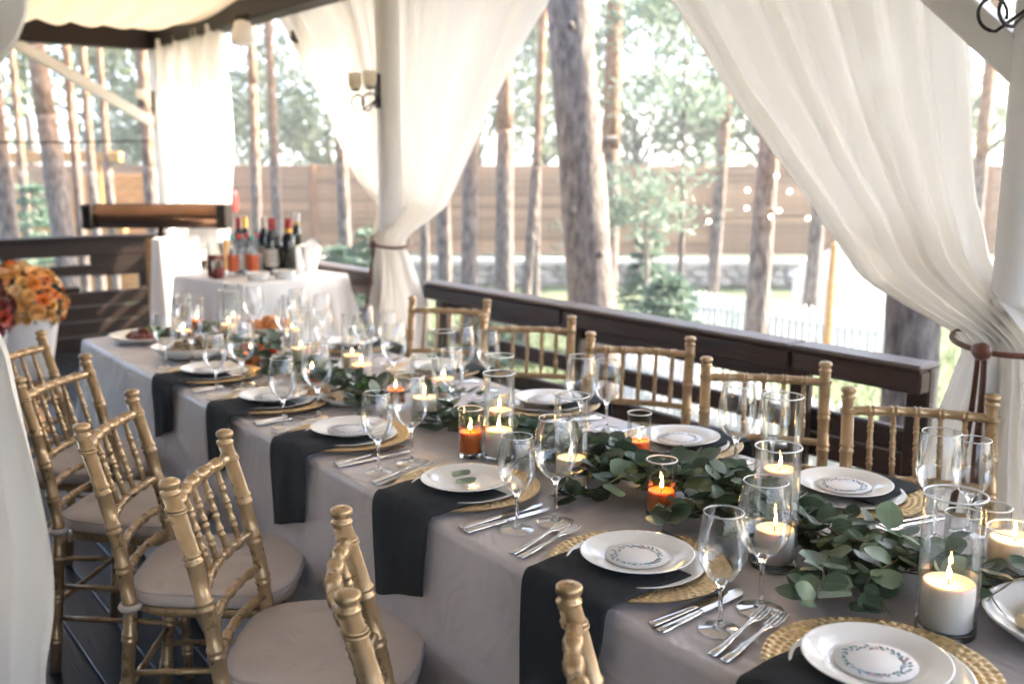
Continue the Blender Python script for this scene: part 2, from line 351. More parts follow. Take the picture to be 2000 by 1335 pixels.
# unseen roof, made translucent to add light from above, and draped ceiling
def roof(u, v):
    x = -0.7+4.25*u; y = -3.4+12.7*v; return (x, y, 3.35-0.30*abs(x-1.28))
O('roof', MB().grid(roof, 10, 12).mesh('roof', 'canvas', False), pav)
hs_ = T('added_side_blocker', 'added unseen dark timber house wall and eaves standing left of the pavilion, out of frame', 'blocker', (0, 0, 0))  # added and unseen: wall and overhang that keep sky light off the left
O('eaves', MB().box((-5.2, -5.0, 2.80), (-0.72, 9.3, 2.92)).mesh('eaves', 'darkwood', False), hs_)
O('wall', MB().box((-5.2, -5.0, -.05), (-5.0, 9.3, 2.80)).mesh('wall', 'darkwood', False), hs_)
def ceil(u, v):
    x = LX-0.2+2.96*u; y = -2.6+11.2*v
    e = abs(2*u-1)
    base = 2.60+0.03*(1-e)
    sag = 0.13*abs(math.sin(PI*(y+2.6)/1.866))*(0.45+0.55*(1-e*e))
    fold = 0.022*math.sin(x*26+1.5*math.sin(y*2))*(0.3+0.7*abs(math.sin(PI*(y+2.6)/1.866)))
    return (x, y, base-sag+fold)
O('ceiling_drape', MB().grid(ceil, 90, 120).mesh('ceiling_drape', 'ceiling'), pav)
# side rail towards the garden: board lengths butt at joints
RX = 2.75
for a, b in ((-2.5, -0.4), (-0.4, 1.13), (1.60, 2.09), (2.09, 3.30), (3.30, 4.44), (4.99, 6.4), (6.4, 8.58)):
    j = rnd.uniform(-.006, .006)
    beam('rail_board', (RX+j, a+.006, 0.805), (RX+0.06+j, b-.006, 0.878), 'railwood')
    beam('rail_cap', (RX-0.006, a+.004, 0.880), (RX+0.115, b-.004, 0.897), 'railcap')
    if a > 2:
        beam('rail_board', (RX+0.10, a+.004, 0.735), (RX+0.14, b-.004, 0.802), 'railwood')
        beam('rail_board', (RX+0.10, a+.004, 0.575), (RX+0.14, b-.004, 0.645), 'railwood')
        beam('rail_board', (RX+0.10, a+.004, 0.36), (RX+0.14, b-.004, 0.50), 'railwood')
    else:
        beam('rail_board', (RX+0.10, a+.004, 0.585), (RX+0.14, b-.004, 0.665), 'railwood')
        beam('rail_board', (RX+0.10, a+.004, 0.495), (RX+0.14, b-.004, 0.58), 'railwood')
    beam('rail_board', (RX+0.10, a+.004, 0.06), (RX+0.14, b-.004, 0.14), 'railwood')
for y in (-0.4, 1.65, 2.09, 3.30, 4.37, 5.06, 6.4):
    beam('rail_stud', (RX+0.062, y-.04, 0.0), (RX+0.098, y+.04, 0.878), 'railwood')
# end rail: heavy dark boards with open gaps
for z0, z1 in ((0.77, 0.90), (0.61, 0.695), (0.36, 0.475), (0.235, 0.352), (0.115, 0.228), (0.0, 0.108)):
    beam('rail_board', (LX-0.2, 8.58+rnd.uniform(-.008, .008), z0), (2.74, 8.64, z1), 'darkwood')
beam('rail_board', (0.9, 8.585, 0.477), (2.05, 8.638, 0.52), 'darkwood')
beam('rail_board', (2.15, 8.585, 0.60), (2.74, 8.638, 0.77), 'darkwood')
beam('rail_cap', (LX-0.2, 8.54, 0.903), (2.76, 8.70, 0.93), 'darkwood')
for x in (0.7, 1.55, 2.6):
    beam('rail_stud', (x-.05, 8.645, 0), (x+.05, 8.70, 0.90), 'darkwood')
# ------------------------------------------------------------------ garden: plank fence on a stone wall
FA = Vector((math.sin(R(37)), math.cos(R(37)), 0)); FR = Vector((math.cos(R(37)), -math.sin(R(37)), 0))
FB = FA*20.3
frot = R(-37-2.0)
fence = T('plank_fence', 'long brown horizontal-plank fence standing on the low stone wall', 'fence', (FB.x, FB.y, GZ), frot)
bd = MB().box((-1.28, -0.014, -0.062), (1.28, 0.014, 0.062), 0.006).mesh('board', 'fence', False)
fp = MB().box((-0.07, -0.06, 0.50), (0.07, 0.05, 2.42), 0.01).mesh('fence_post', 'fencepost', False)
for i in range(-5, 7):
    O('fence_post', fp, fence, (i*2.70+1.35, 0, 0))
    for k in range(14):
        O('board', bd, fence, (i*2.70, 0.02+rnd.uniform(-.006, .006), 0.70+k*0.1265))
wall = T('stone_wall', 'low rubble stone garden wall with pale coping under the plank fence', 'wall', (FB.x, FB.y, GZ), frot)
O('core', MB().box((-14.5, -0.08, 0), (17, 0.28, 0.44)).mesh('core', 'mortar', False), wall)
for i in range(-5, 7):
    O('coping_slab', MB().box((-1.33, -0.17, 0.44), (1.33, 0.30, 0.535), 0.012).mesh('coping_slab', 'coping', False), wall, (i*2.70, 0, 0))
sm = [MB().ball((0, 0, 0), 1, 9, 6, 0.35, rr=random.Random(i)).mesh('stone', 'stone') for i in range(5)]
n_ = 0
for row in range(3):
    x = -10.5
    while x < 12.5 and n_ < 290:
        ww = rnd.uniform(0.13, 0.25)
        O('stone', rnd.choice(sm), wall, (x+ww, -0.09, 0.08+row*0.15), (0, rnd.uniform(-.3, .3), 0), (ww, 0.07, 0.088)); x += ww*1.9; n_ += 1
# fire extinguisher on a fence post
ex = T('fire_extinguisher', 'red fire extinguisher hung on the plank fence beside the straight curtain', 'extinguisher', (0, 0, 0))
ep = FB+FR*(-5.54)-FA*0.28; ex.location = (ep.x, ep.y, GZ+1.50); ex.scale = (.85, .85, .85)
O('cylinder', MB().lathe([(0.0, 0), (0.075, 0.01), (0.08, 0.06), (0.08, 0.40), (0.06, 0.46), (0.025, 0.49), (0.0, 0.49)], 16).mesh('cylinder', mat('extinguisher_red', (0.55, 0.03, 0.02), 0.3)), ex)
O('valve', MB().box((-0.03, -0.03, 0.49), (0.11, 0.03, 0.56), 0.008).mesh('valve', 'iron', False), ex)

# ------------------------------------------------------------------ trees
def G(px, dist):
    a = math.atan((px-1000)/1974)+R(37); return dist*math.sin(a), dist*math.cos(a)
def needle_crown(seed, h=4.5, rad=1.9, clumps=110, per=24, nl=0.26, nw=0.035, m='needle', flat=0.8, arms=True):
    r = random.Random(seed); b = MB(); V = []; F = []
    lobes = [(Vector((r.uniform(-.75, .75)*rad, r.uniform(-.75, .75)*rad, r.uniform(0.05, 0.95)*h)), r.uniform(.28, .5)*rad) for _ in range(16)]
    for c in range(clumps):
        lc, lr = r.choice(lobes)
        d = Vector((r.gauss(0, 1), r.gauss(0, 1), r.gauss(0, .6))); d.normalize()
        p = lc+d*lr*r.uniform(.5, 1); out = (p-Vector((0, 0, p.z))); out.z = 0.3
        for k in range(per):
            q = p+Vector((r.gauss(0, .14), r.gauss(0, .14), r.gauss(0, .09)))
            dd = (out.normalized()*0.6+Vector((r.uniform(-1, 1), r.uniform(-1, 1), r.uniform(-.5, .8)))).normalized()
            s = dd.cross(Vector((r.uniform(-1, 1), r.uniform(-1, 1), r.uniform(-1, 1)))).normalized()*nw
            o = len(V); t = q+dd*nl*r.uniform(.6, 1.2)
            V += [q-s*.4, q+s*.4, (q+t)/2+s, t, (q+t)/2-s]; F.append((o, o+1, o+2, o+3, o+4))
    b.add(V, F)
    for lc, lr in (lobes if arms else []):
        b.tube([(0, 0, max(0, lc.z-0.7)), (lc.x*.5, lc.y*.5, lc.z-.25), tuple(lc)], [.05, .035, .015], 5)
    return b.mesh('crown', m, False)
def leaf_crown(seed, h=7, rad=3.2, leaves=5200, ls=0.15, m='leafy'):
    r = random.Random(seed); V = []; F = []
    lobes = []
    for _ in range(26):
        z = r.uniform(0.05, 0.95); k = math.sin(PI*min(1, z*0.9+.12))
        a = r.uniform(0, 2*PI); lobes.append((Vector((math.cos(a)*rad*k*r.uniform(.25, .8), math.sin(a)*rad*k*r.uniform(.25, .8), z*h)), r.uniform(.22, .40)*rad))
    for i in range(leaves):
        lc, lr = r.choice(lobes); d = Vector((r.gauss(0, 1), r.gauss(0, 1), r.gauss(0, .8))).normalized()
        p = lc+d*lr*r.uniform(.55, 1.05); n = (d+Vector((r.uniform(-1, 1), r.uniform(-1, 1), r.uniform(-.2, 1)))*.8).normalized()
        a = n.orthogonal().normalized(); a = Matrix.Rotation(r.uniform(0, 6.3), 3, n) @ a; b_ = n.cross(a); s = ls*r.uniform(.6, 1.25)
        o = len(V); V += [p-a*s*.6, p+b_*s*.38, p+a*s*.6, p-b_*s*.38]; F.append((o, o+1, o+2, o+3))
    b = MB(); b.add(V, F)
    for lc, lr in lobes[::2]:
        b.tube([(0, 0, max(-.5, lc.z-2.0)), tuple(lc*0.6+Vector((0, 0, -.1))), tuple(lc)], [.07, .04, .02], 5)
    return b.mesh('crown', m, False)
NC = [needle_crown(i) for i in range(3)]
LC = [leaf_crown(10+i) for i in range(3)]
def trunk_mesh(pts, rads, m, seed=0, n=14, segs=30, rough=0.07):
    P = [Vector(p) for p in pts]; k = len(P)-1; path = []; rr = []
    for i in range(segs+1):
        t = i/segs*k; a = min(int(t), k-1); f = t-a
        path.append(P[a].lerp(P[a+1], f)); rr.append(rads[a]*(1-f)+rads[a+1]*f)
    b = MB().tube(path, rr, n)
    V = []
    for i, v in enumerate(b.V):
        v = Vector(v); ring = min(i//n, segs); c = path[ring]; d = v-c
        q = 1+rough*nz(math.atan2(d.y, d.x)*2.2+seed*7, v.z*1.6, seed)+rough*.8*nz(math.atan2(d.y, d.x)*5, v.z*5, seed+3)
        V.append(tuple(c+d*q))
    b.V = V; return b.mesh('trunk', m)
tn = 0
def pine(label, px, dist, dia, lean=0.0, h=11.0, upper='bark_o', split=4.0, crown=True, cz=7.0, cs=0.8, flare=1.2, bend=0.0, loc=None, group='pine trees around the pavilion', name='pine_tree', crowns=1):
    """lean: sideways drift across the view (m) at the top of the trunk"""
    global tn; tn += 1
    x, y = loc if loc else G(px, dist); t = T(name, label, 'tree', (x, y, GZ), 0, group); r = dia/2
    L_ = lambda z: FR*(lean*z/11.0+bend*math.sin(PI*min(1, z/4.0)))
    zs = [0, .35, 1.2, 2.4, split]
    p = [L_(z)+Vector((0, 0, z)) for z in zs]
    O('trunk', trunk_mesh([(q.x, q.y, q.z) for q in p], [r*flare, r*1.04, r, r*.95, r*.88], 'bark' if upper == 'bark' else 'bark_mix', tn), t)
    h = max(h, 10)+(5 if crowns == 1 else 0)
    cz = cz if crowns > 1 else h-4.2
    zs = [split, split+2, (split+h)/2+1, h]
    p = [L_(z)+Vector((0, 0, z)) for z in zs]
    O('upper_trunk', trunk_mesh([(q.x, q.y, q.z) for q in p], [r*.88, r*.76, r*.55, r*.2], 'bark' if upper == 'bark' else 'bark_mix', tn, segs=16), t)
    if crown:
        for q in range(crowns):
            z = cz+q*2.3; c = L_(z)
            O('crown', NC[(tn+q) % 3], t, (c.x, c.y, z), (0, 0, rnd.uniform(0, 6)), cs*(1-.2*q))
    return t
pine('big leaning pine trunk with rugged grey bark behind the side rail, centre', 1192, 7.6, 0.36, lean=-1.0, h=10, split=5.2, upper='bark', cz=6.2, cs=1.0)
bigpine = tn and bpy.data.objects['pine_tree']
for z_, a_, l_ in ((2.05, R(200), .05), (1.72, R(255), .06), (3.35, R(230), .05), (2.55, R(320), .12)):
    c_ = FR*(-1.0*z_/11); d_ = Vector((math.cos(a_), math.sin(a_), .15))
    O('branch_stub', MB().tube([c_+Vector((0, 0, z_))+d_*.12, c_+Vector((0, 0, z_))+d_*(.165+l_)], [.035, .024], 9).mesh('branch_stub', 'bark'), bigpine)
pine('thick dark pine trunk close behind the rail beside the right curtain', 1812, 5.5, 0.28, lean=-0.12, h=9, split=5.5, upper='bark', cz=6, cs=0.8, flare=1.5)
pine('tall slender orange pine just right of the big leaning trunk', 1189, 13, 0.26, lean=0.1, h=12, split=2.6)
pine('pale pine trunk wrapped with small lit bulbs', 1483, 9.6, 0.21, lean=0.35, h=11, split=3.4, cz=6.3)
pine('grey pine trunk left of the big leaning trunk, first right of the tied curtain', 912, 12.5, 0.21, lean=0.2, h=11, split=3.1)
pine('grey pine trunk beside the tied curtain, second from it', 868, 13.5, 0.19, lean=-.1, h=11, split=3.3)
pine('thin dark pine trunk partly hidden by the tied curtain', 826, 14.5, 0.13, lean=0.1, h=10, split=3.4)
pine('straight orange-topped pine midway between curtain and big trunk', 984, 14.5, 0.27, lean=0.05, h=12, split=2.9)
pine('thin dark crooked pine trunk next to the big leaning trunk', 1013, 12, 0.12, lean=0.75, h=9, split=2.2, cs=.6, bend=.05)
pine('slim pine stem behind the green sapling right of the big trunk', 1398, 15, 0.17, lean=0.4, h=10, split=3.0)
pine('dark-footed pine trunk behind the white picket fence', 1592, 14.5, 0.20, lean=0.5, h=11, split=2.6)
pine('stout grey pine trunk at far left above the end rail', 118, 13.5, 0.27, lean=-.62, h=11, split=3.0, bend=.06)
pine('slim grey pine trunk close right of the stout far-left one', 152, 13.8, 0.12, lean=-.1, h=11, split=4.0)
pine('slender orange pine, third trunk from the left above the end rail', 181, 16, 0.15, lean=-.08, h=12, split=1.2)
pine('slender pale pine, fourth trunk from the left above the end rail', 213, 17, 0.13, lean=-.08, h=12, split=1.6)
pine('lit pine trunk just left of the straight hanging curtain', 295, 12.5, 0.16, lean=-.1, h=11, split=2.2)
pine('grey pine trunk leaning at the left picture edge', 14, 14, 0.22, lean=-.3, h=11, split=3.2)
pine('thin lit pine stem near the left picture edge', 46, 16.5, 0.14, lean=-.1, h=11, split=1.0)
pine('thin grey pine between the straight curtain and the tied curtain', 496, 16, 0.15, lean=0.1, h=11, split=3.6)
pine('thin orange-lit pine between the two left curtains', 538, 15.5, 0.15, lean=-0.05, h=11, split=2.2)
pine('pale pine trunk low behind the edge of the tied curtain', 672, 15.5, 0.19, lean=-.15, h=11, split=3.0)
pine('far orange pine at the upper left of the big leaning trunk', 1047, 18, 0.13, lean=0.15, h=13, split=1.0)
pine('pine seen between the right curtain and the right post', 1912, 17, 0.22, lean=0.1, h=12, split=2.5)
# shade-giving pines just beyond the right edge of the frame
for (x, y, s) in ((9.6, -3.2, 1.5), (10.4, -.4, 1.5), (8.6, -5.6, 1.5), (12.3, -4.6, 1.6), (12.2, -1.9, 1.5), (9.0, -1.5, 1.3), (11.0, 1.15, .95)):
    pine('dense pine standing out past the right post', 0, 0, 0.34, h=10, split=4, loc=(x, y), cz=3.6, cs=s, crowns=3)
def broad(label, px, dist, zc, s, v):
    x, y = G(px, dist); t = T('broadleaf_tree', label, 'tree', (x, y, GZ), 0, 'broadleaf trees beyond the fence')
    O('trunk', trunk_mesh([(0, 0, 0), (0.1, 0, 2), (0.05, .1, zc+1)], [.18, .15, .08], 'bark', px), t)
    O('crown', LC[v % 3], t, (0, 0, zc), (0, 0, rnd.uniform(0, 6)), s)
bl = [(60, 27, 2.6, 1.0, 'at far left'), (185, 33, 2.2, 1.3, 'behind the slender left pines'), (330, 30, 2.5, 1.1, 'behind the straight curtain'),
      (500, 31, 2.4, 1.25, 'behind the thin pines between the curtains'), (640, 36, 2.5, 1.3, 'behind the left edge of the tied curtain'), (800, 34, 2.4, 1.2, 'behind the white post'),
      (930, 30, 3.0, 1.1, 'right of the tied curtain'), (1060, 38, 3.0, 1.3, 'just left of the big trunk'), (1240, 29, 2.6, 1.15, 'just right of the big trunk'),
      (1370, 33, 2.4, 1.3, 'behind the green sapling'), (1520, 29, 2.6, 1.2, 'behind the bulb-lit pine'), (1700, 33, 2.4, 1.3, 'behind the right curtain'), (1880, 27, 2.4, 1.2, 'beside the right post'), (1120, 30, 7.0, 1.0, 'with its crown high over the big trunk')]
for i, (px, d, zc, s, wh) in enumerate(bl):
    broad('pale green leafy tree beyond the fence '+wh, px, d, zc, s, i)
def conifer_mesh(seed, h, rad, tiers=13, per=9):
    r = random.Random(seed); V = []; F = []; b = MB()
    for i in range(tiers):
        z = h*(0.06+0.92*i/tiers); rr = rad*(1-i/tiers)**0.85+.04
        for k in range(per):
            a = 2*PI*(k+r.random()*.8)/per+i; d = Vector((math.cos(a), math.sin(a), r.uniform(-.25, .2)))
            L_ = rr*r.uniform(.75, 1.15); base = Vector((0, 0, z))
            for q in range(34):
                t = r.uniform(.12, 1); p = base+d*L_*t+Vector((0, 0, -.12*t*t*L_))
                dd = (d*.7+Vector((r.uniform(-1, 1), r.uniform(-1, 1), r.uniform(-.4, .7)))).normalized(); s = dd.orthogonal().normalized()*.012
                o = len(V); e = p+dd*.10*r.uniform(.6, 1.2); V += [p-s, p+s, e+s*.4, e-s*.4]; F.append((o, o+1, o+2, o+3))
            b.tube([tuple(base), tuple(base+d*L_*.9)], [.012, .004], 4)
    b.add(V, F); b.tube([(0, 0, 0), (0, 0, h)], [.035, .006], 6); return b.mesh('foliage', 'spruce', False)
for px, d, h, rad, lab in ((962, 12, 0.95, 0.45, 'small young spruce beyond the rail, left of the big trunk'),
                           (1312, 10.5, 1.35, 0.75, 'bushy green fir sapling beyond the rail, right of the big trunk'),
                           (1268, 12.5, 1.7, 0.5, 'slim loose blue-green sapling right behind the fir, before the fence'),
                           (655, 12.5, 1.5, 0.75, 'dark green spruce bush behind the drinks table'),
                           (715, 12, 1.75, 0.7, 'green spruce bush touching the tied curtain on its left'),
                           (60, 15, 2.3, 0.9, 'blue-green spruce at far left behind the end rail'),
                           (230, 10.6, 0.75, 0.55, 'low green bush seen through the gap in the end rail')):
    x, y = G(px, d); t = T('spruce_sapling' if h > .8 else 'low_bush', lab, 'shrub', (x, y, GZ))
    O('foliage', conifer_mesh(px, h, rad), t)
# two thin young pines in front of the fence
for px, d, z0, lab, args in ((1268, 11.5, 1.25, 'thin young pine with loose light green tufts right of the big trunk', (55, 1.3, .72, 54, 22, .15, .014)),
                             (1335, 11.8, 3.0, 'slender young pine with pale crown high above the fir sapling', (56, 1.8, 1.05, 70, 22, .17, .015))):
    t = T('young_pine', lab, 'tree', (*G(px, d), GZ))
    O('trunk', trunk_mesh([(0, 0, 0), (.03, .02, z0*.6), (-.02, .03, z0+1.2)], [.035, .03, .008], 'bark', px, n=8, segs=12), t)
    O('crown', needle_crown(*args, arms=False), t, (0, 0, z0))

# bulbs around the pale pine
bx, by = G(1483, 9.6)
bm_ = MB().ball((0, 0, 0), 0.017, 10, 7).mesh('bulb', emit('bulb_glow', (1.0, 0.70, 0.38), 4.0))
for i, (px, py) in enumerate(((1462, 370), (1462, 404), (1518, 343), (1545, 372), (1510, 420), (1526, 408), (1583, 422), (1388, 430))):
    x, y = G(px, 9.3); z = 1.49-(py-325)/1974*9.3
    o = tag(O('string_light_bulb', bm_, None, (x, y, z)), 'small warm lit bulb strung around the pale pine', 'bulb', 'lit bulbs on the pine')
sp = sorted([o.location.copy() for o in bpy.data.objects if o.name.startswith('string_light_bulb')], key=lambda p: p.z)
tag(O('light_string', MB().tube([p+Vector((0, 0, .02)) for p in sp], .004, 5).mesh('light_string', 'iron')), 'thin dark wire linking the lit bulbs around the pale pine', 'wire')
# picket fences
pk = MB().add([(-.034, -.009, 0), (.034, -.009, 0), (.034, -.009, .56), (0, -.009, .62), (-.034, -.009, .56), (-.034, .009, 0), (.034, .009, 0), (.034, .009, .56), (0, .009, .62), (-.034, .009, .56)],
              [(0, 1, 2, 3, 4), (9, 8, 7, 6, 5), (0, 5, 6, 1), (1, 6, 7, 2), (2, 7, 8, 3), (3, 8, 9, 4), (4, 9, 5, 0)]).mesh('picket', 'picket', False)
def picket_fence(label, a, b):
    a = Vector((*a, 0)); b = Vector((*b, 0)); d = b-a; n = int(d.length/.105)
    t = T('picket_fence', label, 'fence', (a.x, a.y, GZ), math.atan2(d.y, d.x))
    for i in range(n+1): O('picket', pk, t, (i*.105, 0, 0.02))
    for z in (.15, .42): O('rail', MB().box((0, .010, z-.025), (d.length, .035, z+.025)).mesh('rail', 'picket', False), t)
picket_fence('low white picket fence behind the pale pine and the orange stake', G(1330, 14.6), G(1800, 12.4))
picket_fence('nearer white picket fence seen through the gap of the side rail', G(1120, 11.0), G(1700, 7.6))
# orange stake, white garden tent, boulders
x, y = G(1634, 10.8); o = O('wooden_stake', trunk_mesh([(0, 0, 0), (0.01, 0, 1.0), (0.03, 0, 1.62)], [.045, .04, .035], 'honey_wood', 3, n=10, rough=.05), None, (x, y, GZ))
tag(o, 'bare orange wooden stake standing before the white picket fence', 'stake')
x, y = G(1672, 15.5); t = T('garden_tent', 'white fabric garden tent behind the picket fence by the right curtain', 'tent', (x, y, GZ), R(-20)); t.scale = (.68, .68, .8)
for sx in (-.8, .8):
    for sy in (-.8, .8): O('pole', MB().tube([(sx, sy, 0), (sx, sy, 1.0)], .025, 8).mesh('pole', 'picket'), t)
O('canopy', MB().add([(-.95, -.95, .95), (.95, -.95, .95), (.95, .95, .95), (-.95, .95, .95), (0, 0, 1.75)], [(0, 1, 4), (1, 2, 4), (2, 3, 4), (3, 0, 4)]).mesh('canopy', 'white_linen', False), t)
for rz in range(4):
    O('side_panel', MB().grid(lambda u, v: (-.85+1.7*u, -.86+.03*math.sin(u*30), .12+.86*v), 24, 4).mesh('side_panel', 'white_linen'), t, (0, 0, 0), (0, 0, rz*PI/2))
for px, d, s, lab in ((1255, 8.2, .16, 'pinkish boulder on the pebbles seen under the side rail'), (1330, 8.0, .13, 'smaller pale boulder right of the pinkish one under the rail'), (1440, 6.6, .11, 'round pale stone on the pebble bed behind the third chair')):
    x, y = G(px, d); tag(O('boulder', MB().ball((0, 0, 0), s, 14, 9, .18, (1.2, 1, .75)).mesh('boulder', 'boulder'), None, (x, y, GZ+s*.6)), lab, 'stone')
# sunlit timber pergola and bank at far left
pg = T('timber_pergola', 'sunlit orange timber pergola at far left beyond the end rail', 'pergola', (*G(70, 17.5), GZ), R(-37))
for xx in (-1.1, -.25, .95): O('post', MB().box((xx-.06, -.06, 0), (xx+.06, .06, 2.45), .01).mesh('post', 'honey_wood', False), pg)
for z in (2.45, 1.35): O('beam', MB().box((-1.5, -.08, z), (1.35, .08, z+.16), .01).mesh('beam', 'honey_wood', False), pg)
for k in range(6): O('plank', MB().box((-1.4, .1, .25+k*.17), (1.6, .14, .40+k*.17), .006).mesh('plank', 'honey_wood', False), pg)
tw = MB().box((-1.6, -.05, 0), (1.1, .05, 1.55), .01).mesh('panel', 'fence', False)
t = T('timber_screen', 'plain orange-brown timber screen in sun left of the straight curtain', 'screen', (*G(262, 18.5), GZ), R(-37))
for k in range(9): O('plank', MB().box((-1.1, -.03, .1+k*.24), (.75, .03, .33+k*.24), .008).mesh('plank', 'honey_wood', False), t)
c_ = [(LX-.25+2.95*i/14, 8.69, 1.70-.03*math.sin(PI*i/14)) for i in range(15)]
tag(O('cable', MB().tube(c_, .008, 6).mesh('cable', 'iron')), 'thin dark cable strung level across the open end of the pavilion', 'cable')
# lawn blades near the pavilion
r = random.Random(3); V = []; F = []
for i in range(16000):
    a = R(37)+r.uniform(-.55, .5); d = math.sqrt(r.uniform(5.6**2, 17**2)); x, y = d*math.sin(a), d*math.cos(a)
    if x < 5.4 and y < 9.3: continue
    h = r.uniform(.05, .13); q = r.uniform(0, 6.3); s = Vector((math.cos(q), math.sin(q), 0))*.012; l = Vector((r.uniform(-.05, .05), r.uniform(-.05, .05), h)); p = Vector((x, y, GZ+.04*nz(x*.3, y*.3)))
    o = len(V); V += [p-s, p+s, p+l]; F.append((o, o+1, o+2))
o = O('grass', MB().add(V, F).mesh('grass', 'grass', False)); o['kind'] = 'stuff'; o['label'] = 'short green lawn grass beyond the rail'; o['category'] = 'grass'


# ================================================================== FURNITURE AND TABLE
TZ = 0.75; TX0, TX1, TY0, TY1 = 1.07, 2.00, -0.9, 4.56
table = T('dining_table', 'long banquet table under a mauve-grey cloth reaching the floor', 'table', (0, 0, 0))
def cloth_mesh(x0, x1, y0, y1, zt, zb, m, rc=0.03, rf=0.018, fold=0.02, flare=0.05, seed=0, nper=420, kf=(5, 11), wav=0.0):
    """closed draped cloth: rounded rectangle perimeter, edge roll, hanging folds"""
    lx, ly = x1-x0-2*rc, y1-y0-2*rc; cor = rc*PI/2; tot = 2*lx+2*ly+4*cor
    def per(sv):
        sv = sv % tot
        segs = [((x0+rc, y0), (1, 0), lx), ('c', (x1-rc, y0+rc), -PI/2), ((x1, y0+rc), (0, 1), ly), ('c', (x1-rc, y1-rc), 0),
                ((x1-rc, y1), (-1, 0), lx), ('c', (x0+rc, y1-rc), PI/2), ((x0, y1-rc), (0, -1), ly), ('c', (x0+rc, y0+rc), PI)]
        for g in segs:
            if g[0] == 'c':
                if sv <= cor:
                    a = g[2]+sv/rc; return (g[1][0]+rc*math.cos(a), g[1][1]+rc*math.sin(a)), (math.cos(a), math.sin(a)), 1.0
                sv -= cor
            else:
                if sv <= g[2]:
                    p, d = g[0], g[1]; return (p[0]+d[0]*sv, p[1]+d[1]*sv), (d[1], -d[0]), max(0, 1-min(sv, g[2]-sv)/0.28)
                sv -= g[2]
        return (x0+rc, y0), (0, -1), 1
    b = MB(); rows = []
    rolls = [(0, 0)]+[(rf*math.sin(a), -rf*(1-math.cos(a))) for a in (R(25), R(50), R(75), R(90))]
    drops = [0.05, 0.12, 0.22, 0.34, 0.46, 0.58, 0.68, 1.0]
    H = zt-zb-rf
    V = []; F = []
    def ring(off, z, d):
        for i in range(nper):
            sv = tot*i/nper; (px, py), (nx, ny), cn = per(sv)
            f = d*d*fold*(math.sin(sv*kf[0]+seed)+.6*math.sin(sv*kf[1]+2*seed+1.3*math.sin(sv*1.7)))+d*cn*0.05*(1+math.sin(sv*34+seed))
            o = off+d*flare+f
            V.append((px+nx*o, py+ny*o, z+wav*d*(math.sin(sv*kf[0]*1.3)+1)*.5))
    for o, dz in rolls: ring(o-rf, zt+dz, 0)
    for dd in drops: ring(0, zt-rf-H*min(dd, 1.0), min(dd, 1.0))
    nr = len(rolls)+len(drops)
    for j in range(nr-1):
        for i in range(nper):
            a = j*nper+i; b2 = j*nper+(i+1) % nper; F.append((a+nper, b2+nper, b2, a))
    F.append(tuple(range(nper)))
    b.add(V, F); me = b.mesh('tablecloth', m); return me
O('tablecloth', cloth_mesh(TX0, TX1, TY0, TY1, TZ, 0.025, 'cloth', fold=0.021, flare=0.04, seed=1.0, nper=900, kf=(4.3, 9.7)), table)
O('tabletop', MB().box((TX0+.03, TY0+.03, TZ-.035), (TX1-.03, TY1-.03, TZ-.008)).mesh('tabletop', 'honey_wood', False), table)
for x in (TX0+.12, TX1-.12):
    for y in (TY0+.2, 1.8, TY1-.2): O('leg', MB().box((x-.025, y-.025, 0), (x+.025, y+.025, TZ-.035)).mesh('leg', 'darkwood', False), table)

# ------------------------------------------------------------------ chairs
def bamboo(path, r, nodes, n=10, taper=0.0, ring=1.22, fine=0.006):
    P = [Vector(p) for p in path]; L_ = [0]
    for a, b in zip(P, P[1:]): L_.append(L_[-1]+(b-a).length)
    tot = L_[-1]
    def at(s):
        for i in range(len(P)-1):
            if s <= L_[i+1] or i == len(P)-2:
                return P[i].lerp(P[i+1], (s-L_[i])/max(1e-9, L_[i+1]-L_[i]))
    S = [(0, 1.0), (tot, 1.0)]
    S += [(l, 1.0) for l in L_[1:-1]]
    for q in nodes:
        s0 = q*tot
        for ds, k in ((-2.2, 1.0), (-1.6, ring), (-.9, ring), (-.4, 1.04), (.4, 1.04), (.9, ring), (1.6, ring), (2.2, 1.0)):
            S.append((s0+ds*fine, k))
    S = sorted([x for x in S if 0 <= x[0] <= tot]); b = MB()
    b.tube([at(s) for s, k in S], [r*k*(1-taper*s/tot) for s, k in S], n); return b
CW = 0.18
def back_path(x):
    return [(x, -.235, 0), (x, -.205, .25), (x, -.185, .44), (x, -.20, .58), (x, -.232, .74), (x, -.268, .868)]
parts = []
for sx in (-1, 1):
    b = bamboo(back_path(sx*CW), .0165, (.12, .27, .42, .515, .62, .735, .845), 12, ring=1.18)
    t = Vector((sx*CW, -.268, .868))
    for prof, dz in (([(0.0165, 0), (.0165, .004), (.0195, .008), (.0195, .012), (.0145, .015), (.0145, .019), (.019, .023), (.0205, .029), (.019, .034), (.012, .0375), (0, .038)], -.006),):
        b.lathe([(p, z+dz) for p, z in prof], 12, off=(t.x, t.y, t.z))
    for dz in (-.035, -.028): b.torus(.0185, .868+dz, .003, 12, 5, (sx*CW, -.268+(-dz)*.28))
    parts.append(('back_leg', b.mesh('back_leg', 'gold')))
    parts.append(('front_leg', bamboo([(sx*.175, .185, 0), (sx*.172, .172, .43)], .0135, (.2, .45, .7, .93), 10).mesh('front_leg', 'gold')))
    for z in (.17, .27):
        parts.append(('stretcher', bamboo([(sx*.178, -.208, z), (sx*.174, .18, z)], .008, (.33, .66), 8).mesh('stretcher', 'gold')))
    parts.append(('cushion_tie', MB().torus(.0205, .445, .009, 14, 6, (sx*CW, -.186)).mesh('cushion_tie', 'piping')))
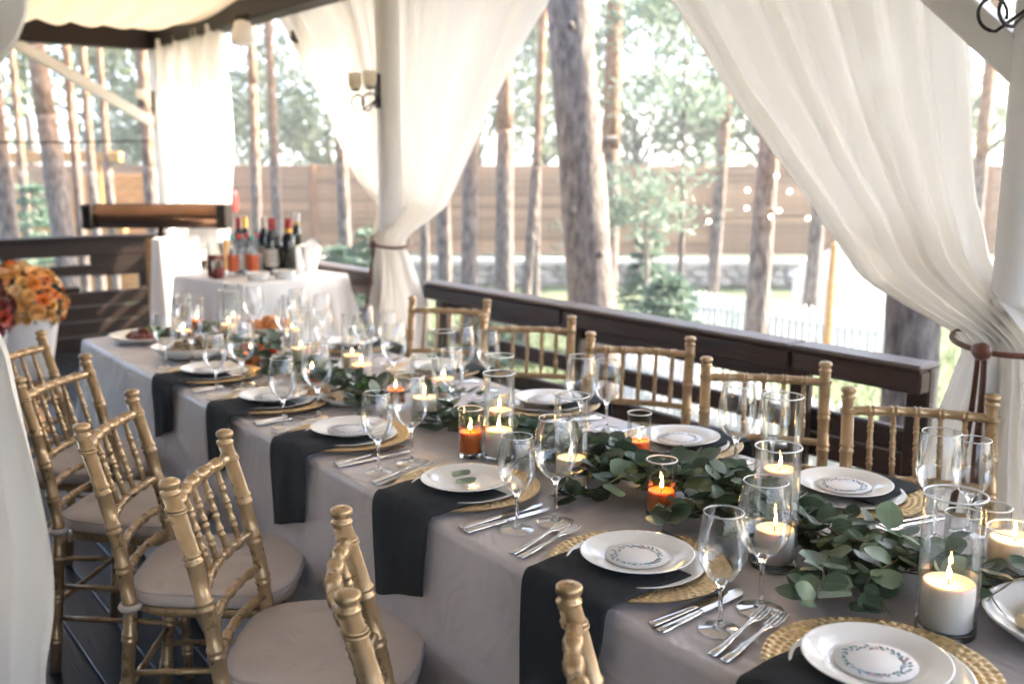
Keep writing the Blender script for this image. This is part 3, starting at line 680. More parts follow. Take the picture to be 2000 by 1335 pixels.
def by(z):
    pts = back_path(0)
    for a, b in zip(pts, pts[1:]):
        if a[2] <= z <= b[2]: return a[1]+(b[1]-a[1])*(z-a[2])/(b[2]-a[2])
def rail_path(z, bow=.028, n=12):
    return [(-CW+2*CW*i/n, by(z)-bow*math.sin(PI*i/n), z) for i in range(n+1)]
for z, r_, nd in ((.835, .0125, (.17, .335, .5, .665, .83)), (.655, .0105, (.2, .35, .5, .65, .8)), (.575, .0095, (.15, .3, .42, .58, .7, .85)), (.505, .0095, (.15, .3, .42, .58, .7, .85))):
    parts.append(('back_rail', bamboo(rail_path(z), r_, nd, 10, ring=1.25, fine=.005).mesh('back_rail', 'gold')))
for k in range(5):
    q = .17+.165*k; x = -CW+2*CW*q
    p0 = (x, by(.655)-.028*math.sin(PI*q), .66); p1 = (x, by(.835)-.028*math.sin(PI*q), .83)
    parts.append(('spindle', bamboo([p0, p1], .0068, (.25, .5, .75), 8, ring=1.32, fine=.0055).mesh('spindle', 'gold')))
parts.append(('stretcher', bamboo([(-.17, .182, .22), (.17, .182, .22)], .008, (.33, .66), 8).mesh('stretcher', 'gold')))
parts.append(('stretcher', bamboo([(-.17, -.21, .22), (.17, -.21, .22)], .008, (.33, .66), 8).mesh('stretcher', 'gold')))
def rsq(a, w_, d_, e=4.0):
    c, s_ = math.cos(a), math.sin(a)
    return (w_*math.copysign(abs(c)**(2/e), c), d_*math.copysign(abs(s_)**(2/e), s_))
def pad(rings, n=56, tw=.03):
    b = MB(); V = []; F = []
    for k, z in rings:
        for i in range(n):
            x, y = rsq(2*PI*i/n, .205*k, .205*k, 4.2); x *= 1+.10*(y/.2); V.append((x, y-.005, z))
    for j in range(len(rings)-1):
        for i in range(n):
            a = j*n+i; b2 = j*n+(i+1) % n; F.append((a, b2, b2+n, a+n))
    F.append(tuple(range(n))[::-1]); F.append(tuple((len(rings)-1)*n+i for i in range(n))); return b.add(V, F)
parts.append(('seat', pad([(.93, .415), (.95, .418), (.95, .436), (.93, .439)]).mesh('seat', 'gold')))
parts.append(('cushion', pad([(.93, .4395), (.985, .445), (1.0, .455), (1.0, .470), (.985, .480), (.93, .4865), (.80, .491), (.55, .495), (.25, .497), (.05, .4975)]).mesh('cushion', 'cushion')))
pth = []
for i in range(56):
    x, y = rsq(2*PI*i/56, .2025, .2025, 4.2); pth.append((x*(1+.10*(y/.2)), y-.005, .478))
piping = MB().tube(pth, .0032, 6, closed=True).mesh('piping', 'piping')
def chair(label, mid, ang, group):
    """mid: centre of the back's top; ang: direction of the back's width; the seat lies to its right"""
    a = R(ang); rz = a     # local +X = width, local +Y = facing
    f = Vector((-math.sin(rz), math.cos(rz)))
    t = T('banquet_chair', label, 'chair', (mid[0]+f.x*.268, mid[1]+f.y*.268, 0), rz, group)
    for nme, me in parts:
        o = O(nme, me, t)
        if nme == 'cushion': O('piping', piping, o)
    return t
LG, RG = 'gold chairs along the left side of the table', 'gold chairs along the right side of the table'
# left row: facing (+X, -Y)  => width direction angle + 180 so that local +Y faces the table
chair('gold bamboo-style chair at the bottom edge, nearest of the left row', (0.79, .875), 60+180, LG)
chair('gold bamboo-style chair, second of the left row, seen nearly edge-on', (.691, 1.361), 64+180, LG)
chair('gold bamboo-style chair, third of the left row, with its whole cushion showing', (.69, 2.007), 52.5+180, LG)
chair('gold bamboo-style chair, fourth of the left row from the front', (.655, 2.553), 56+180, LG)
chair('gold bamboo-style chair, fifth of the left row from the front', (.671, 3.193), 47+180, LG)
chair('gold bamboo-style chair, farthest of the left row beside the draped armchairs', (.67, 3.77), 50+180, LG)
chair('gold bamboo-style chair, nearest of the right row before the tied curtain', (2.439, 1.422), -52+180, RG)
chair('gold bamboo-style chair, second of the right row from the front', (2.462, 1.956), -50+180, RG)
chair('gold bamboo-style chair, third of the right row before the picket fence', (2.48, 2.531), -54+180, RG)
chair('gold bamboo-style chair, fourth of the right row from the front', (2.451, 3.15), -45+180, RG)
chair('gold bamboo-style chair, farthest of the right row beside the white post', (2.487, 3.777), -52+180, RG)
chair('gold chair mostly cut off by the right picture edge', (2.50, .83), -50+180, RG)

# ------------------------------------------------------------------ place settings
charger = MB()
def chf(u, v):
    a = 2*PI*u
    prof = [(0.0, .004), (.095, .004), (.100, .006), (.112, .010), (.170, .016)]
    r_ = .170*v
    for (r0, z0), (r1, z1) in zip(prof, prof[1:]):
        if r0 <= r_ <= r1+1e-6: z = z0+(z1-z0)*(r_-r0)/(r1-r0); break
    if r_ > .104:
        ph = (r_-.104)/.066*5.0; row = int(ph); fr = ph-row
        lob = math.cos(a*64+(PI if row % 2 else 0)); bump_ = .0034*math.sin(PI*min(1, fr))*(0.45+.55*lob)
        z += bump_; r_ += .0012*lob*(1 if r_ > .155 else .4)
    return (r_*math.cos(a), r_*math.sin(a), z)
vs_ = [0, .55, .6]+[.63+.37*i/26 for i in range(27)]
b = MB(); nu = 320
for v in vs_:
    for i in range(nu): b.V.append(chf(i/nu, v))
for j in range(len(vs_)-1):
    for i in range(nu):
        a = j*nu+i; c2 = j*nu+(i+1) % nu; b.F.append((a, c2, c2+nu, a+nu))
b.lathe([(.170, .0155), (.168, .012), (.11, .004), (.05, .0005), (0.0, .0005)], 80)
ME_charger = b.mesh('charger_plate', 'charger')
def plate_mesh(r, h=.018):
    return MB().lathe([(0, .004), (r*.60, .004), (r*.66, .006), (r*.72, h*.52), (r*.80, h*.66), (r*.97, h*.98), (r*.995, h), (r, h*.97), (r*.985, h*.88), (r*.78, h*.45), (r*.66, .0015), (r*.62, 0), (0, 0)], 72).mesh('plate', 'china')
ME_dinner = plate_mesh(.129, .017); ME_salad = plate_mesh(.106, .017)
ME_card = MB().lathe([(0, 0.0012), (.0588, .0012), (.0592, .0006), (.0588, 0), (0, 0)], 64).mesh('card', 'card')
wr = {'print_teal': MB(), 'print_blue': MB(), 'print_pink': MB()}
r = random.Random(5)
def flatleaf(b, x, y, a, l, w_):
    c, s_ = math.cos(a), math.sin(a); pts = [(0, 0), (.3*l, w_), (.65*l, w_*.8), (l, 0), (.65*l, -w_*.8), (.3*l, -w_)]
    o = len(b.V); b.V += [(x+p*c-q*s_, y+p*s_+q*c, 0.0016) for p, q in pts]; b.F.append(tuple(range(o, o+6)))
for i in range(62):
    a = 2*PI*i/62
    if r.random() < .16: continue
    rad_ = .043+r.uniform(-.003, .003); k = 'print_teal' if r.random() < .62 else 'print_blue'
    flatleaf(wr[k], rad_*math.cos(a), rad_*math.sin(a), a+PI/2+(.7 if i % 2 else -.7)+r.uniform(-.2, .2), r.uniform(.008, .013), r.uniform(.0016, .0028))
for i in range(14):
    a = r.choice((.9, 2.4, 4.0, 5.5))+r.uniform(-.35, .35); rad_ = .044+r.uniform(-.005, .006)
    for q in range(4): flatleaf(wr['print_pink'], rad_*math.cos(a), rad_*math.sin(a), q*PI/2+r.random(), .0042, .0017)
WR = [(k, v.mesh('printed_wreath', k, False)) for k, v in wr.items()]
def napkin_mesh(side, seed, drop=.185, slant=.03):
    """folded napkin from plate centre over the table edge; side -1: hangs at the near edge, +1 at the far edge"""
    r = random.Random(seed); path = []
    edge = .165+.012          # distance from plate centre to the cloth's edge
    zt = .0
    pts = [(-.03, .021), (.03, .0205), (.08, .021), (.118, .026), (.137, .0268), (.155, .0245), (.168, .0225), (.177, .012), (.182, -.004), (.185, -.03), (.186, -.06), (.187, -.10), (.188, -drop)]
    NU, NV = 16, 40
    L_ = [0]
    for a, b_ in zip(pts, pts[1:]): L_.append(L_[-1]+math.hypot(b_[0]-a[0], b_[1]-a[1]))
    def P_(s):
        for i in range(len(pts)-1):
            if s <= L_[i+1] or i == len(pts)-2:
                f = (s-L_[i])/(L_[i+1]-L_[i]); return (pts[i][0]+(pts[i+1][0]-pts[i][0])*f, pts[i][1]+(pts[i+1][1]-pts[i][1])*f)
    def fn(u, v):
        x, z = P_(L_[-1]*v); wd = .104+.006*math.sin(seed)
        y = (2*u-1)*wd*(1-.10*smoothstep(.55, 1, v)); hang = smoothstep(.5, .75, v)
        z -= hang*slant*(u-.5)*2*(1 if side < 0 else -1)*smoothstep(.55, 1, v)
        o = hang*(.006*math.sin(u*7+seed)+.004*math.sin(u*13+seed*2))*smoothstep(.5, 1, v)
        # edge lifts over the plate rim at the sides
        z -= (1-hang)*.010*abs(2*u-1)**3*smoothstep(.25, .42, v)*(1-smoothstep(.42, .55, v))
        return (side*(x+max(o, -.004)), y, z)
    b = MB().grid(fn, NU, NV); me = b.mesh('napkin', 'napkin'); return me
fork_me = None
def fork_mesh():
    b = MB(); V = []
    # handle and head as a swept strip of varying width, with cambered section
    sec = [(0, .0085, .0), (.03, .0095, .001), (.07, .006, .003), (.115, .0035, .006), (.135, .006, .007), (.145, .0115, .006)]
    vs2 = []; F = []
    for x, w_, z in sec:
        vs2 += [(x, -w_, z+.003), (x, 0, z+.0052), (x, w_, z+.003), (x, w_*.8, z+.0012), (x, -w_*.8, z+.0012)]
    for j in range(len(sec)-1):
        for k in range(5):
            F.append((j*5+k, j*5+(k+1) % 5, (j+1)*5+(k+1) % 5, (j+1)*5+k))
    F.append((4, 3, 2, 1, 0)); b.add(vs2, F)
    return b.mesh('handle', 'steel')
def tines_mesh():
    b = MB()
    for k in range(4):
        y = -.0093+.0062*k
        b.tube([(.142, y*.95, .0085), (.160, y*1.08, .0085), (.178, y*1.05, .010), (.192, y, .0125), (.196, y, .0135)], [.0022, .0018, .0017, .0014, .0006], 6)
    return b.mesh('tines', 'steel')
def knife_handle():
    b = MB(); V = []; F = []
    sec = [(0, .0085, .004), (.006, .010, .0045), (.05, .0085, .0042), (.10, .0062, .0038), (.108, .0065, .0038)]
    for x, w_, h in sec:
        for k in range(8):
            a = 2*PI*k/8; V.append((x, w_*math.cos(a), .0045+h*math.sin(a)))
    for j in range(len(sec)-1):
        for k in range(8): F.append((j*8+k, j*8+(k+1) % 8, (j+1)*8+(k+1) % 8, (j+1)*8+k))
    F.append(tuple(range(8))[::-1]); F.append(tuple(32+k for k in range(8))); return b.add(V, F).mesh('handle', 'steel')
def knife_blade():
    V = []; out_ = [(.107, -.006), (.15, -.0075), (.195, -.008), (.215, -.0065), (.226, .002), (.226, .006), (.20, .0078), (.107, .0065)]
    V += [(x, y, .0058) for x, y in out_]+[(x, y, .0036) for x, y in out_]; n = len(out_)
    F = [tuple(range(n)), tuple(range(n, 2*n))[::-1]]+[(i, i+n, (i+1) % n+n, (i+1) % n) for i in range(n)]
    return MB().add(V, F).mesh('blade', 'steel', False)
FH, FT, KH, KB = fork_mesh(), tines_mesh(), knife_handle(), knife_blade()
def fork(label, x, y, a):
    t = T('fork', label, 'fork', (x, y, TZ+.0005), R(a), 'dinner forks'); O('handle', FH, t); O('tines', FT, t)
def knife(label, x, y, a):
    t = T('knife', label, 'knife', (x, y, TZ+.0005), R(a), 'dinner knives'); O('handle', KH, t); O('blade', KB, t)
LP = [.75, 1.258, 1.812, 2.377, 2.885, 3.413]; RP = [.74, 1.267, 1.774, 2.341, 2.98, 3.60]
ORD = ['first', 'second', 'third', 'fourth', 'fifth', 'farthest']
def setting(side, i, x, y):
    wh = "at the %s side's %s place%s" % (side, ORD[i], '' if i == 5 else ' from the front')
    sgn = -1 if side == 'left' else 1
    tag(O('charger_plate', ME_charger, None, (x+rnd.uniform(.002, .010), y+rnd.uniform(-.006, .016), TZ+.001), (0, 0, rnd.random())), 'round gold woven-rim charger plate '+wh, 'charger plate', 'gold charger plates')
    tag(O('dinner_plate', ME_dinner, None, (x, y, TZ+.0065), (0, 0, rnd.random())), 'large white dinner plate on gold charger '+wh, 'plate', 'white dinner plates')
    n = O('napkin', napkin_mesh(sgn, i+(0 if sgn < 0 else 10), rnd.uniform(.175, .205)), None, (x, y+rnd.uniform(-.010, .010), TZ), (0, 0, R(rnd.uniform(-2.5, 2.5))))
    md = n.modifiers.new('thick', 'SOLIDIFY'); md.thickness = .0035; md.offset = 0
    tag(n, 'charcoal napkin hanging '+wh, 'napkin', 'charcoal napkins')
    px, py = x+rnd.uniform(-.004, .008), y+rnd.uniform(-.008, .008)
    tag(O('salad_plate', ME_salad, None, (px, py, TZ+.0245), (R(rnd.uniform(-.6, .6)), R(rnd.uniform(-.6, .6)), 0)), 'small white top plate over the napkin '+wh, 'plate', 'small white top plates')
    card_ = not (side == 'left' and i == 2)
    if card_:
        c = O('wreath_card', ME_card, None, (px, py, TZ+.0305), (0, 0, rnd.uniform(0, 6.28)))
        tag(c, 'round white card with printed leaf wreath '+wh, 'card', 'round wreath cards')
        for k, me in WR: O('printed_wreath', me, c)['kind'] = 'stuff'
    # forks left of the diner, knives right
    if sgn < 0:
        if i > 0 or True:
            fork('outer steel fork '+wh, x-.137, y+.200, 13+rnd.uniform(-3, 3)); fork('inner steel fork '+wh, x-.137, y+.176, 13+rnd.uniform(-3, 3))
        if i > 0:
            knife('outer steel knife '+wh, x-.145, y-.207, 1+rnd.uniform(-2, 4)); knife('inner steel knife '+wh, x-.140, y-.182, 2+rnd.uniform(-2, 4))
    elif i > 0:
        fork('outer steel fork '+wh, x+.06, y-.200, 172+rnd.uniform(-3, 3)); fork('inner steel fork '+wh, x+.06, y-.176, 173+rnd.uniform(-3, 3))
        knife('outer steel knife '+wh, x+.075, y+.207, 181+rnd.uniform(-3, 3)); knife('inner steel knife '+wh, x+.075, y+.182, 181+rnd.uniform(-3, 3))
for i, y in enumerate(LP): setting('left', i, 1.235, y)
for i, y in enumerate(RP): setting('right', i, 1.895, y)

# ------------------------------------------------------------------ glasses
def wine_parts(h, r, stem_h):
    """thin bowl, solid stem, foot"""
    bh = h-stem_h
    prof = [(.0045, stem_h), (.014, stem_h+.004), (r*.55, stem_h+bh*.08), (r*.82, stem_h+bh*.22), (r*.97, stem_h+bh*.38), (r, stem_h+bh*.50), (r*.985, stem_h+bh*.64), (r*.91, stem_h+bh*.82), (r*.80, h)]
    fine = []
    for i in range(len(prof)-1):
        p0 = prof[max(i-1, 0)]; p1 = prof[i]; p2 = prof[i+1]; p3 = prof[min(i+2, len(prof)-1)]
        for q in range(4):
            t = q/4
            f = lambda a, b_, c, d: .5*((2*b_)+(-a+c)*t+(2*a-5*b_+4*c-d)*t*t+(-a+3*b_-3*c+d)*t**3)
            fine.append((max(.003, f(p0[0], p1[0], p2[0], p3[0])), f(p0[1], p1[1], p2[1], p3[1])))
    fine.append(prof[-1])
    bowl = MB().lathe(fine, 36).mesh('bowl', 'glass')
    rim = MB().torus(r*.80, h, .0011, 36, 6).mesh('rim', 'rim')
    fr = r*.88
    stem = MB().lathe([(.012, .0065), (.006, .012), (.0042, .022), (.0036, stem_h*.6), (.0042, stem_h*.85), (.007, stem_h-.004), (.012, stem_h+.003), (.006, stem_h+.006), (0, stem_h+.0065)], 14).mesh('stem', 'stem')
    foot = MB().lathe([(0, .007), (.010, .0066), (fr*.4, .0045), (fr*.95, .0016), (fr, .0009), (fr*.98, .0003)], 36).mesh('foot', 'glass')
    frim = MB().torus(fr, .0012, .0009, 36, 6).mesh('foot_rim', 'rim')
    return bowl, rim, stem, foot, frim
WS = wine_parts(.200, .0395, .082); WB = wine_parts(.226, .0455, .094)
def wine(label, x, y, big):
    t = T('wine_glass', label, 'wine glass', (x, y, TZ+.0008), rnd.random(), 'empty wine glasses')
    bowl, rim, stem, foot, frim = WB if big else WS
    o = O('bowl', bowl, t); O('rim', rim, o); O('stem', stem, t); o = O('foot', foot, t); O('foot_rim', frim, o)
gl = [(1.187, 1.558, 0, "between the left side's second and third places"), (1.279, 1.545, 1, "between the left side's second and third places"),
      (1.176, 1.002, 0, "between the left side's first and second places"), (1.290, 1.012, 1, "between the left side's first and second places"),
      (1.154, 2.075, 0, "between the left side's third and fourth places"), (1.259, 2.092, 1, "between the left side's third and fourth places"),
      (1.154, 2.625, 0, "between the left side's fourth and fifth places"), (1.270, 2.640, 1, "between the left side's fourth and fifth places"),
      (1.152, 3.150, 0, "between the left side's fifth and farthest places"), (1.249, 3.165, 1, "between the left side's fifth and farthest places"),
      (1.195, 0.478, 1, 'cut by the bottom right corner'),
      (1.83, 1.53, 1, "between the right side's second and third places"), (1.93, 1.50, 0, "between the right side's second and third places"),
      (1.815, 1.005, 1, "by the right side's first place"), (1.905, .985, 0, "by the right side's first place"),
      (1.77, 2.03, 1, "between the right side's third and fourth places"), (1.875, 2.04, 0, "between the right side's third and fourth places"),
      (1.80, 2.66, 1, "between the right side's fourth and fifth places"), (1.90, 2.655, 0, "between the right side's fourth and fifth places"),
      (1.77, 3.27, 1, "between the right side's fifth and farthest places"), (1.86, 3.25, 0, "between the right side's fifth and farthest places"),
      (1.165, 3.70, 0, "beyond the left side's farthest place"), (1.262, 3.69, 1, "beyond the left side's farthest place"),
      (1.66, 2.86, 1, "in the middle of the table behind the rice plate"), (1.68, 3.42, 0, "in the far middle of the table"), (1.68, 4.10, 1, "in the far middle near the pastries"), (1.62, 2.45, 0, "in the middle of the table left of the tall cylinders"),
      (1.42, 4.22, 0, "between the meat plate and the far candles"), (1.62, 3.62, 1, "behind the vegetable dish"),
      (1.80, 3.90, 1, "beyond the right side's farthest place"), (1.90, 3.88, 0, "beyond the right side's farthest place")]
for x, y, b_, wh in gl: wine(('larger' if b_ else 'smaller')+' clear wine glass '+wh, x, y, b_)

# ------------------------------------------------------------------ candles in glass cylinders
CY = []
def cyl(label, x, y, r, h, wax=None, wh=.055, wr_=None, clabel=None, flame=True):
    CY.append((x, y, r))
    t = T('glass_cylinder', label, 'candle glass', (x, y, TZ+.0005), 0, 'clear candle cylinders')
    O('wall', MB().lathe([(r*.97, .001), (r, .004), (r, h)], 40).mesh('wall', 'cylglass'), t)
    O('rim', MB().torus(r, h, .0017, 40, 6).mesh('rim', 'rim'), t)
    O('base', MB().lathe([(0, .001), (r*.95, .001), (r*.985, .003), (r*.985, .010), (r*.95, .012), (0, .012)], 32).mesh('base', 'base'), t)
    if not wax: return
    wr_ = wr_ or r*.86
    c = T('candle', clabel, 'candle', (x, y, TZ+.0135), rnd.random()*6, 'lit candles')
    O('wax', MB().lathe([(0, 0), (wr_*.94, 0), (wr_, .004), (wr_, wh-.004), (wr_*.96, wh), (wr_*.88, wh-.001), (wr_*.7, wh-.0045), (0, wh-.006)], 36).mesh('wax', wax), c)
    O('wick', MB().tube([(0, 0, wh-.007), (.0005, 0, wh+.002), (.002, 0, wh+.008)], .0011, 6).mesh('wick', 'wick'), c)
    if flame:
        O('flame', MB().lathe([(0.0, .0), (.0022, .003), (.0034, .008), (.0028, .014), (.0013, .021), (0, .027)], 10, off=(.001, 0, 0)).mesh('flame', 'flame'), c, (0, 0, wh+.004), (rnd.uniform(-.12, .12), rnd.uniform(-.12, .12), 0), (rnd.uniform(.85, 1.15), rnd.uniform(.85, 1.15), rnd.uniform(.65, 1.1)))
W_, A_ = 'wax', 'amber'
cyl('tall clear glass cylinder nearest the camera at lower right', 1.46, .778, .047, .232, W_, .075, None, 'white pillar candle burning at lower right, nearest the camera')
cyl('tall clear glass cylinder behind the two front wine glasses', 1.458, 1.119, .042, .232, W_, .062, None, 'white candle seen through the front large wine glass')
cyl('short clear glass cylinder around the amber candle in the leaves', 1.479, 1.434, .032, .128, A_, .048, .029, 'amber candle burning in the middle of the leaf garland')
cyl('tall clear glass cylinder behind the second pair of wine glasses', 1.445, 1.690, .040, .225, W_, .066, None, 'white candle behind the second large wine glass')
cyl('tall clear glass cylinder beside the centre amber candle glass', 1.458, 1.990, .040, .225, W_, .066, None, 'white candle right beside the amber one at table centre')
cyl('short clear glass cylinder around the amber candle at table centre', 1.412, 2.052, .032, .128, A_, .055, .029, 'amber candle left beside the white one at table centre')
cyl('tall clear glass cylinder behind the third pair of wine glasses', 1.49, 2.400, .040, .20, W_, .07, None, 'white candle behind the third large wine glass')
cyl('short clear glass around the amber candle by the right third plate', 1.735, 1.765, .030, .125, A_, .04, .027, "amber candle before the right side's third plate")
cyl('tall clear glass cylinder on the far side behind the front cylinder', 1.80, 1.375, .044, .232, W_, .05, None, "white candle beside the right side's second plate")
cyl('short clear glass tumbler behind the nearest tall cylinder', 1.735, .905, .033, .105)
cyl('short clear glass tumbler next to the right-hand wine glasses', 1.80, .885, .033, .11)
cyl('tall clear glass cylinder cut by the right picture edge', 1.87, .695, .044, .225, W_, .06, None, 'white candle in the cylinder at the right picture edge')
cyl('squat clear glass around the broad candle at the right edge', 1.705, .795, .046, .115, W_, .085, .043, 'broad white candle among leaves at the right picture edge')
cyl('tall clear glass cylinder in the middle, right of the amber glass', 1.60, 2.18, .040, .225, W_, .06, None, "white candle before the right side's fourth plate")
cyl('tall clear glass cylinder left of the large far wine glass', 1.70, 2.62, .038, .225, W_, .06, None, "white candle between the right side's fourth and fifth plates")
cyl('tall clear glass cylinder by the rice plate', 1.60, 2.98, .040, .20, W_, .06, None, 'white candle behind the rice plate')
cyl('short clear glass around the amber candle by the rice plate', 1.53, 2.63, .030, .12, A_, .045, .027, 'amber candle in front of the rice plate')
cyl('tall clear glass cylinder in the far middle of the table', 1.55, 3.35, .040, .225, W_, .07, None, 'white candle in the far middle of the table')
cyl('short clear glass around the amber candle in the far leaves', 1.45, 3.05, .030, .12, A_, .045, .027, 'amber candle in the far leaves left of the rice plate')
cyl('tall clear glass cylinder far back on the right half', 1.70, 3.75, .040, .225, W_, .07, None, 'white candle far back on the right half')
cyl('tall clear glass cylinder far back beside the red vegetables', 1.55, 4.05, .040, .225, W_, .07, None, 'white candle far back beside the red vegetables')
cyl('short clear glass around the amber candle by the vegetable dish', 1.42, 3.50, .030, .12, A_, .045, .027, 'amber candle by the vegetable dish')
cyl('tall clear glass cylinder near the far left end of the table', 1.53, 4.38, .036, .16, A_, .05, .03, 'amber candle near the far left end of the table')

cyl('tall clear glass cylinder right behind the far rice plate', 1.66, 3.16, .038, .225, W_, .06, None, 'white candle right behind the far rice plate')
cyl('tall clear glass cylinder left of the vegetable dish', 1.36, 4.06, .036, .21, W_, .06, None, 'white candle left of the vegetable dish')
cyl('tall clear glass cylinder in front of the pastries', 1.66, 4.28, .036, .225, W_, .06, None, 'white candle in front of the pastries')
cyl('short empty clear glass before the farthest right place', 1.70, 3.60, .032, .11)
# ------------------------------------------------------------------ eucalyptus garland
gar = T('eucalyptus_garland', 'long green eucalyptus garland winding along the middle of the table', 'garland', (0, 0, TZ))
cl = [(1.82, .45), (1.74, .70), (1.62, .86), (1.54, 1.02), (1.57, 1.36), (1.56, 1.66), (1.51, 2.25), (1.50, 2.9), (1.49, 3.3), (1.50, 3.9), (1.5, 4.2)]
def cline(y):
    for (x0, y0), (x1, y1) in zip(cl, cl[1:]):
        if y0 <= y <= y1: return x0+(x1-x0)*(y-y0)/(y1-y0)
    return cl[-1][0]
def leaf_mesh(asp, cup, seed):
    V = []; F = []; xs = (0, .10, .28, .50, .72, .90, 1.0); ws = (.03, .27, .46, .50, .42, .22, .02)
    for x, w_ in zip(xs, ws):
        for s_ in (-1, 0, 1):
            V.append((x, s_*w_*asp, cup*(s_*s_*w_*.55+.6*(x-.5)**2)+.03*math.sin(seed+7*x)-(.012 if s_ == 0 else 0)))
    for i in range(len(xs)-1):
        for k in (0, 1):
            a = i*3+k; F.append((a, a+3, a+4, a+1))
    return MB().add(V, F).mesh('leaf', 'eu')
LM = [leaf_mesh(a, c, i) for i, (a, c) in enumerate(((.85, .25), (.95, .15), (.72, .35), (.9, -.2), (.65, .2), (1.0, .3)))]
r = random.Random(21); cand = []; stems = []
ys = []
yy = .45
while yy < 4.15:
    ys.append(yy); yy += (.0105 if yy < 1.9 else .02 if yy < 3.0 else .035)
for y0 in ys:
    x0 = cline(y0)+r.gauss(0, .05)
    wdt = 1.0 if (y0 < 1.9) else .75
    a = (PI/2 if r.random() < .5 else -PI/2)+r.gauss(0, .85); L_ = r.uniform(.12, .26)*wdt
    d = Vector((math.cos(a), math.sin(a), 0)); up = r.uniform(.0, .55); p = Vector((x0, y0, r.uniform(.008, .06))); path = [p.copy()]
    n = int(L_/.026)
    for k in range(n):
        f = k/max(1, n); dz = up*(1-2.2*f); d2 = (d+Vector((r.uniform(-.2, .2), r.uniform(-.2, .2), dz))).normalized(); p = p+d2*.027; p.z = max(.006, p.z); path.append(p.copy())
        if any((p.x-cx)**2+(p.y-cy_)**2 < (cr+.008)**2 for cx, cy_, cr in CY): break
        sd_ = 1 if k % 2 else -1
        for rep_ in range(2 if r.random() < .55 else 1):
            side_ = d2.cross(Vector((0, 0, 1))).normalized()*sd_*(1 if rep_ == 0 else -1)
            ld = (side_+d2*r.uniform(.1, .8)+Vector((0, 0, r.uniform(-.25, .75)))).normalized(); s_ = r.triangular(.030, .078, .050)*(1-.25*f)
            tip = p+ld*s_
            if tip.z < .004: continue
            if any((q.x-cx)**2+(q.y-cy_)**2 < (cr+.010)**2 for cx, cy_, cr in CY for q in (tip, p+ld*s_*.6)): continue
            if 1.72 < tip.y < 2.22 and tip.x < 1.475: continue
            if (tip.x-1.585)**2+(tip.y-.622)**2 < .165**2: continue
            if any((tip.x-gx)**2+(tip.y-gy)**2 < .038**2 for gx, gy, gb, gw in gl): continue
            if any((tip.x-px)**2+(tip.y-py)**2 < .15**2 for px in (1.235, 1.895) for py in (LP if px < 1.5 else RP)) and tip.z < .05: continue
            nrm = (Vector((0, 0, 1))+Vector((r.gauss(0, .5), r.gauss(0, .5), 0))-ld*ld.z); nrm = (nrm-ld*nrm.dot(ld)).normalized(); yv = nrm.cross(ld)
            mtx = Matrix((ld, yv, nrm)).transposed().to_4x4(); mtx = Matrix.Translation(p) @ mtx @ Matrix.Scale(s_, 4)
            cand.append((p.length_squared if False else (p.x**2+p.y**2), mtx, r.randrange(len(LM))))
    if len(path) > 2: stems.append(path)
sb = MB()
for p in stems: sb.tube(p, [.0016]*(len(p)-1)+[.0006], 5)
O('stem', sb.mesh('stems', 'eustem'), gar)['kind'] = 'stuff'
print('LEAVES', len(cand))
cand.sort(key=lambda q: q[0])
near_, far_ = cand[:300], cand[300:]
for _, mtx, k in near_:
    o = O('leaf', LM[k], gar); o.matrix_basis = mtx
fb = MB()
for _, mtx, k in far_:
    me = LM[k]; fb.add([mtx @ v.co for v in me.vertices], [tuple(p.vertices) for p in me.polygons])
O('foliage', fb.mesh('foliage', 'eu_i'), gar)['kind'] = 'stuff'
for k, (x, y, a, s_) in enumerate(((1.235, 1.835, .2, .052), (1.215, 1.795, -.2, .050))):
    o = O('eucalyptus_leaf', LM[k], None, (x-.02, y, TZ+.036), (0, R(-6), a), s_)
    tag(o, ('upper' if k == 0 else 'lower')+" loose eucalyptus leaf on the left side's third plate", 'leaf')

# ------------------------------------------------------------------ food
def dish(label, x, y, r_, h=.03, name='serving_plate', z=TZ):
    me = MB().lathe([(0, .006), (r_*.62, .006), (r_*.8, h*.5), (r_*.97, h), (r_, h*.97), (r_*.8, h*.35), (r_*.6, 0), (0, 0)], 48).mesh(name, 'china')
    return tag(O(name, me, None, (x, y, z+.001)), label, 'plate', 'serving dishes')
def lumps(name, label, cat, x, y, z, col, n, rad, s, seed, flat=.6, rough=.5, col2=None, heap=.5):
    r = random.Random(seed); b = MB()
    for i in range(n):
        a = r.uniform(0, 6.3); q = rad*math.sqrt(r.random()); k = s*r.uniform(.7, 1.3)
        b.ball((q*math.cos(a), q*math.sin(a), k*flat*.8+heap*max(0, rad-q)*r.random()), k, 8, 6, .35, (1, 1, flat), r)
    m = mat(name+'_'+cat.replace(' ', '_'), col, rough, var=.25, scale=40, col2=col2)
    return tag(O(name, b.mesh(name, m), None, (x, y, z)), label, cat)
dish('wide white plate of meat and greens at the far end of the table', 1.30, 4.33, .165)
lumps('braised_meat', 'dark reddish braised meat on the far-end plate', 'meat', 1.25, 4.30, TZ+.008, (.16, .035, .015), 16, .07, .022, 1, .7)
lumps('black_olives', 'dark olives and salad on the right of the far-end plate', 'olives', 1.37, 4.31, TZ+.008, (.02, .02, .015), 16, .05, .018, 2, .7)
lumps('green_herbs', 'tuft of green herbs on the far-end plate', 'herbs', 1.31, 4.32, TZ+.012, (.06, .17, .03), 36, .06, .014, 3, .8, heap=.9)
dish('deep white dish of mushroom salad left of the glasses', 1.31, 3.84, .15, .05, 'serving_bowl')
lumps('mushroom_salad', 'heap of pale mushroom salad in the deep white dish', 'salad', 1.315, 3.84, TZ+.012, (.42, .33, .22), 60, .095, .018, 4, .7, col2=(.22, .15, .09), heap=.85)
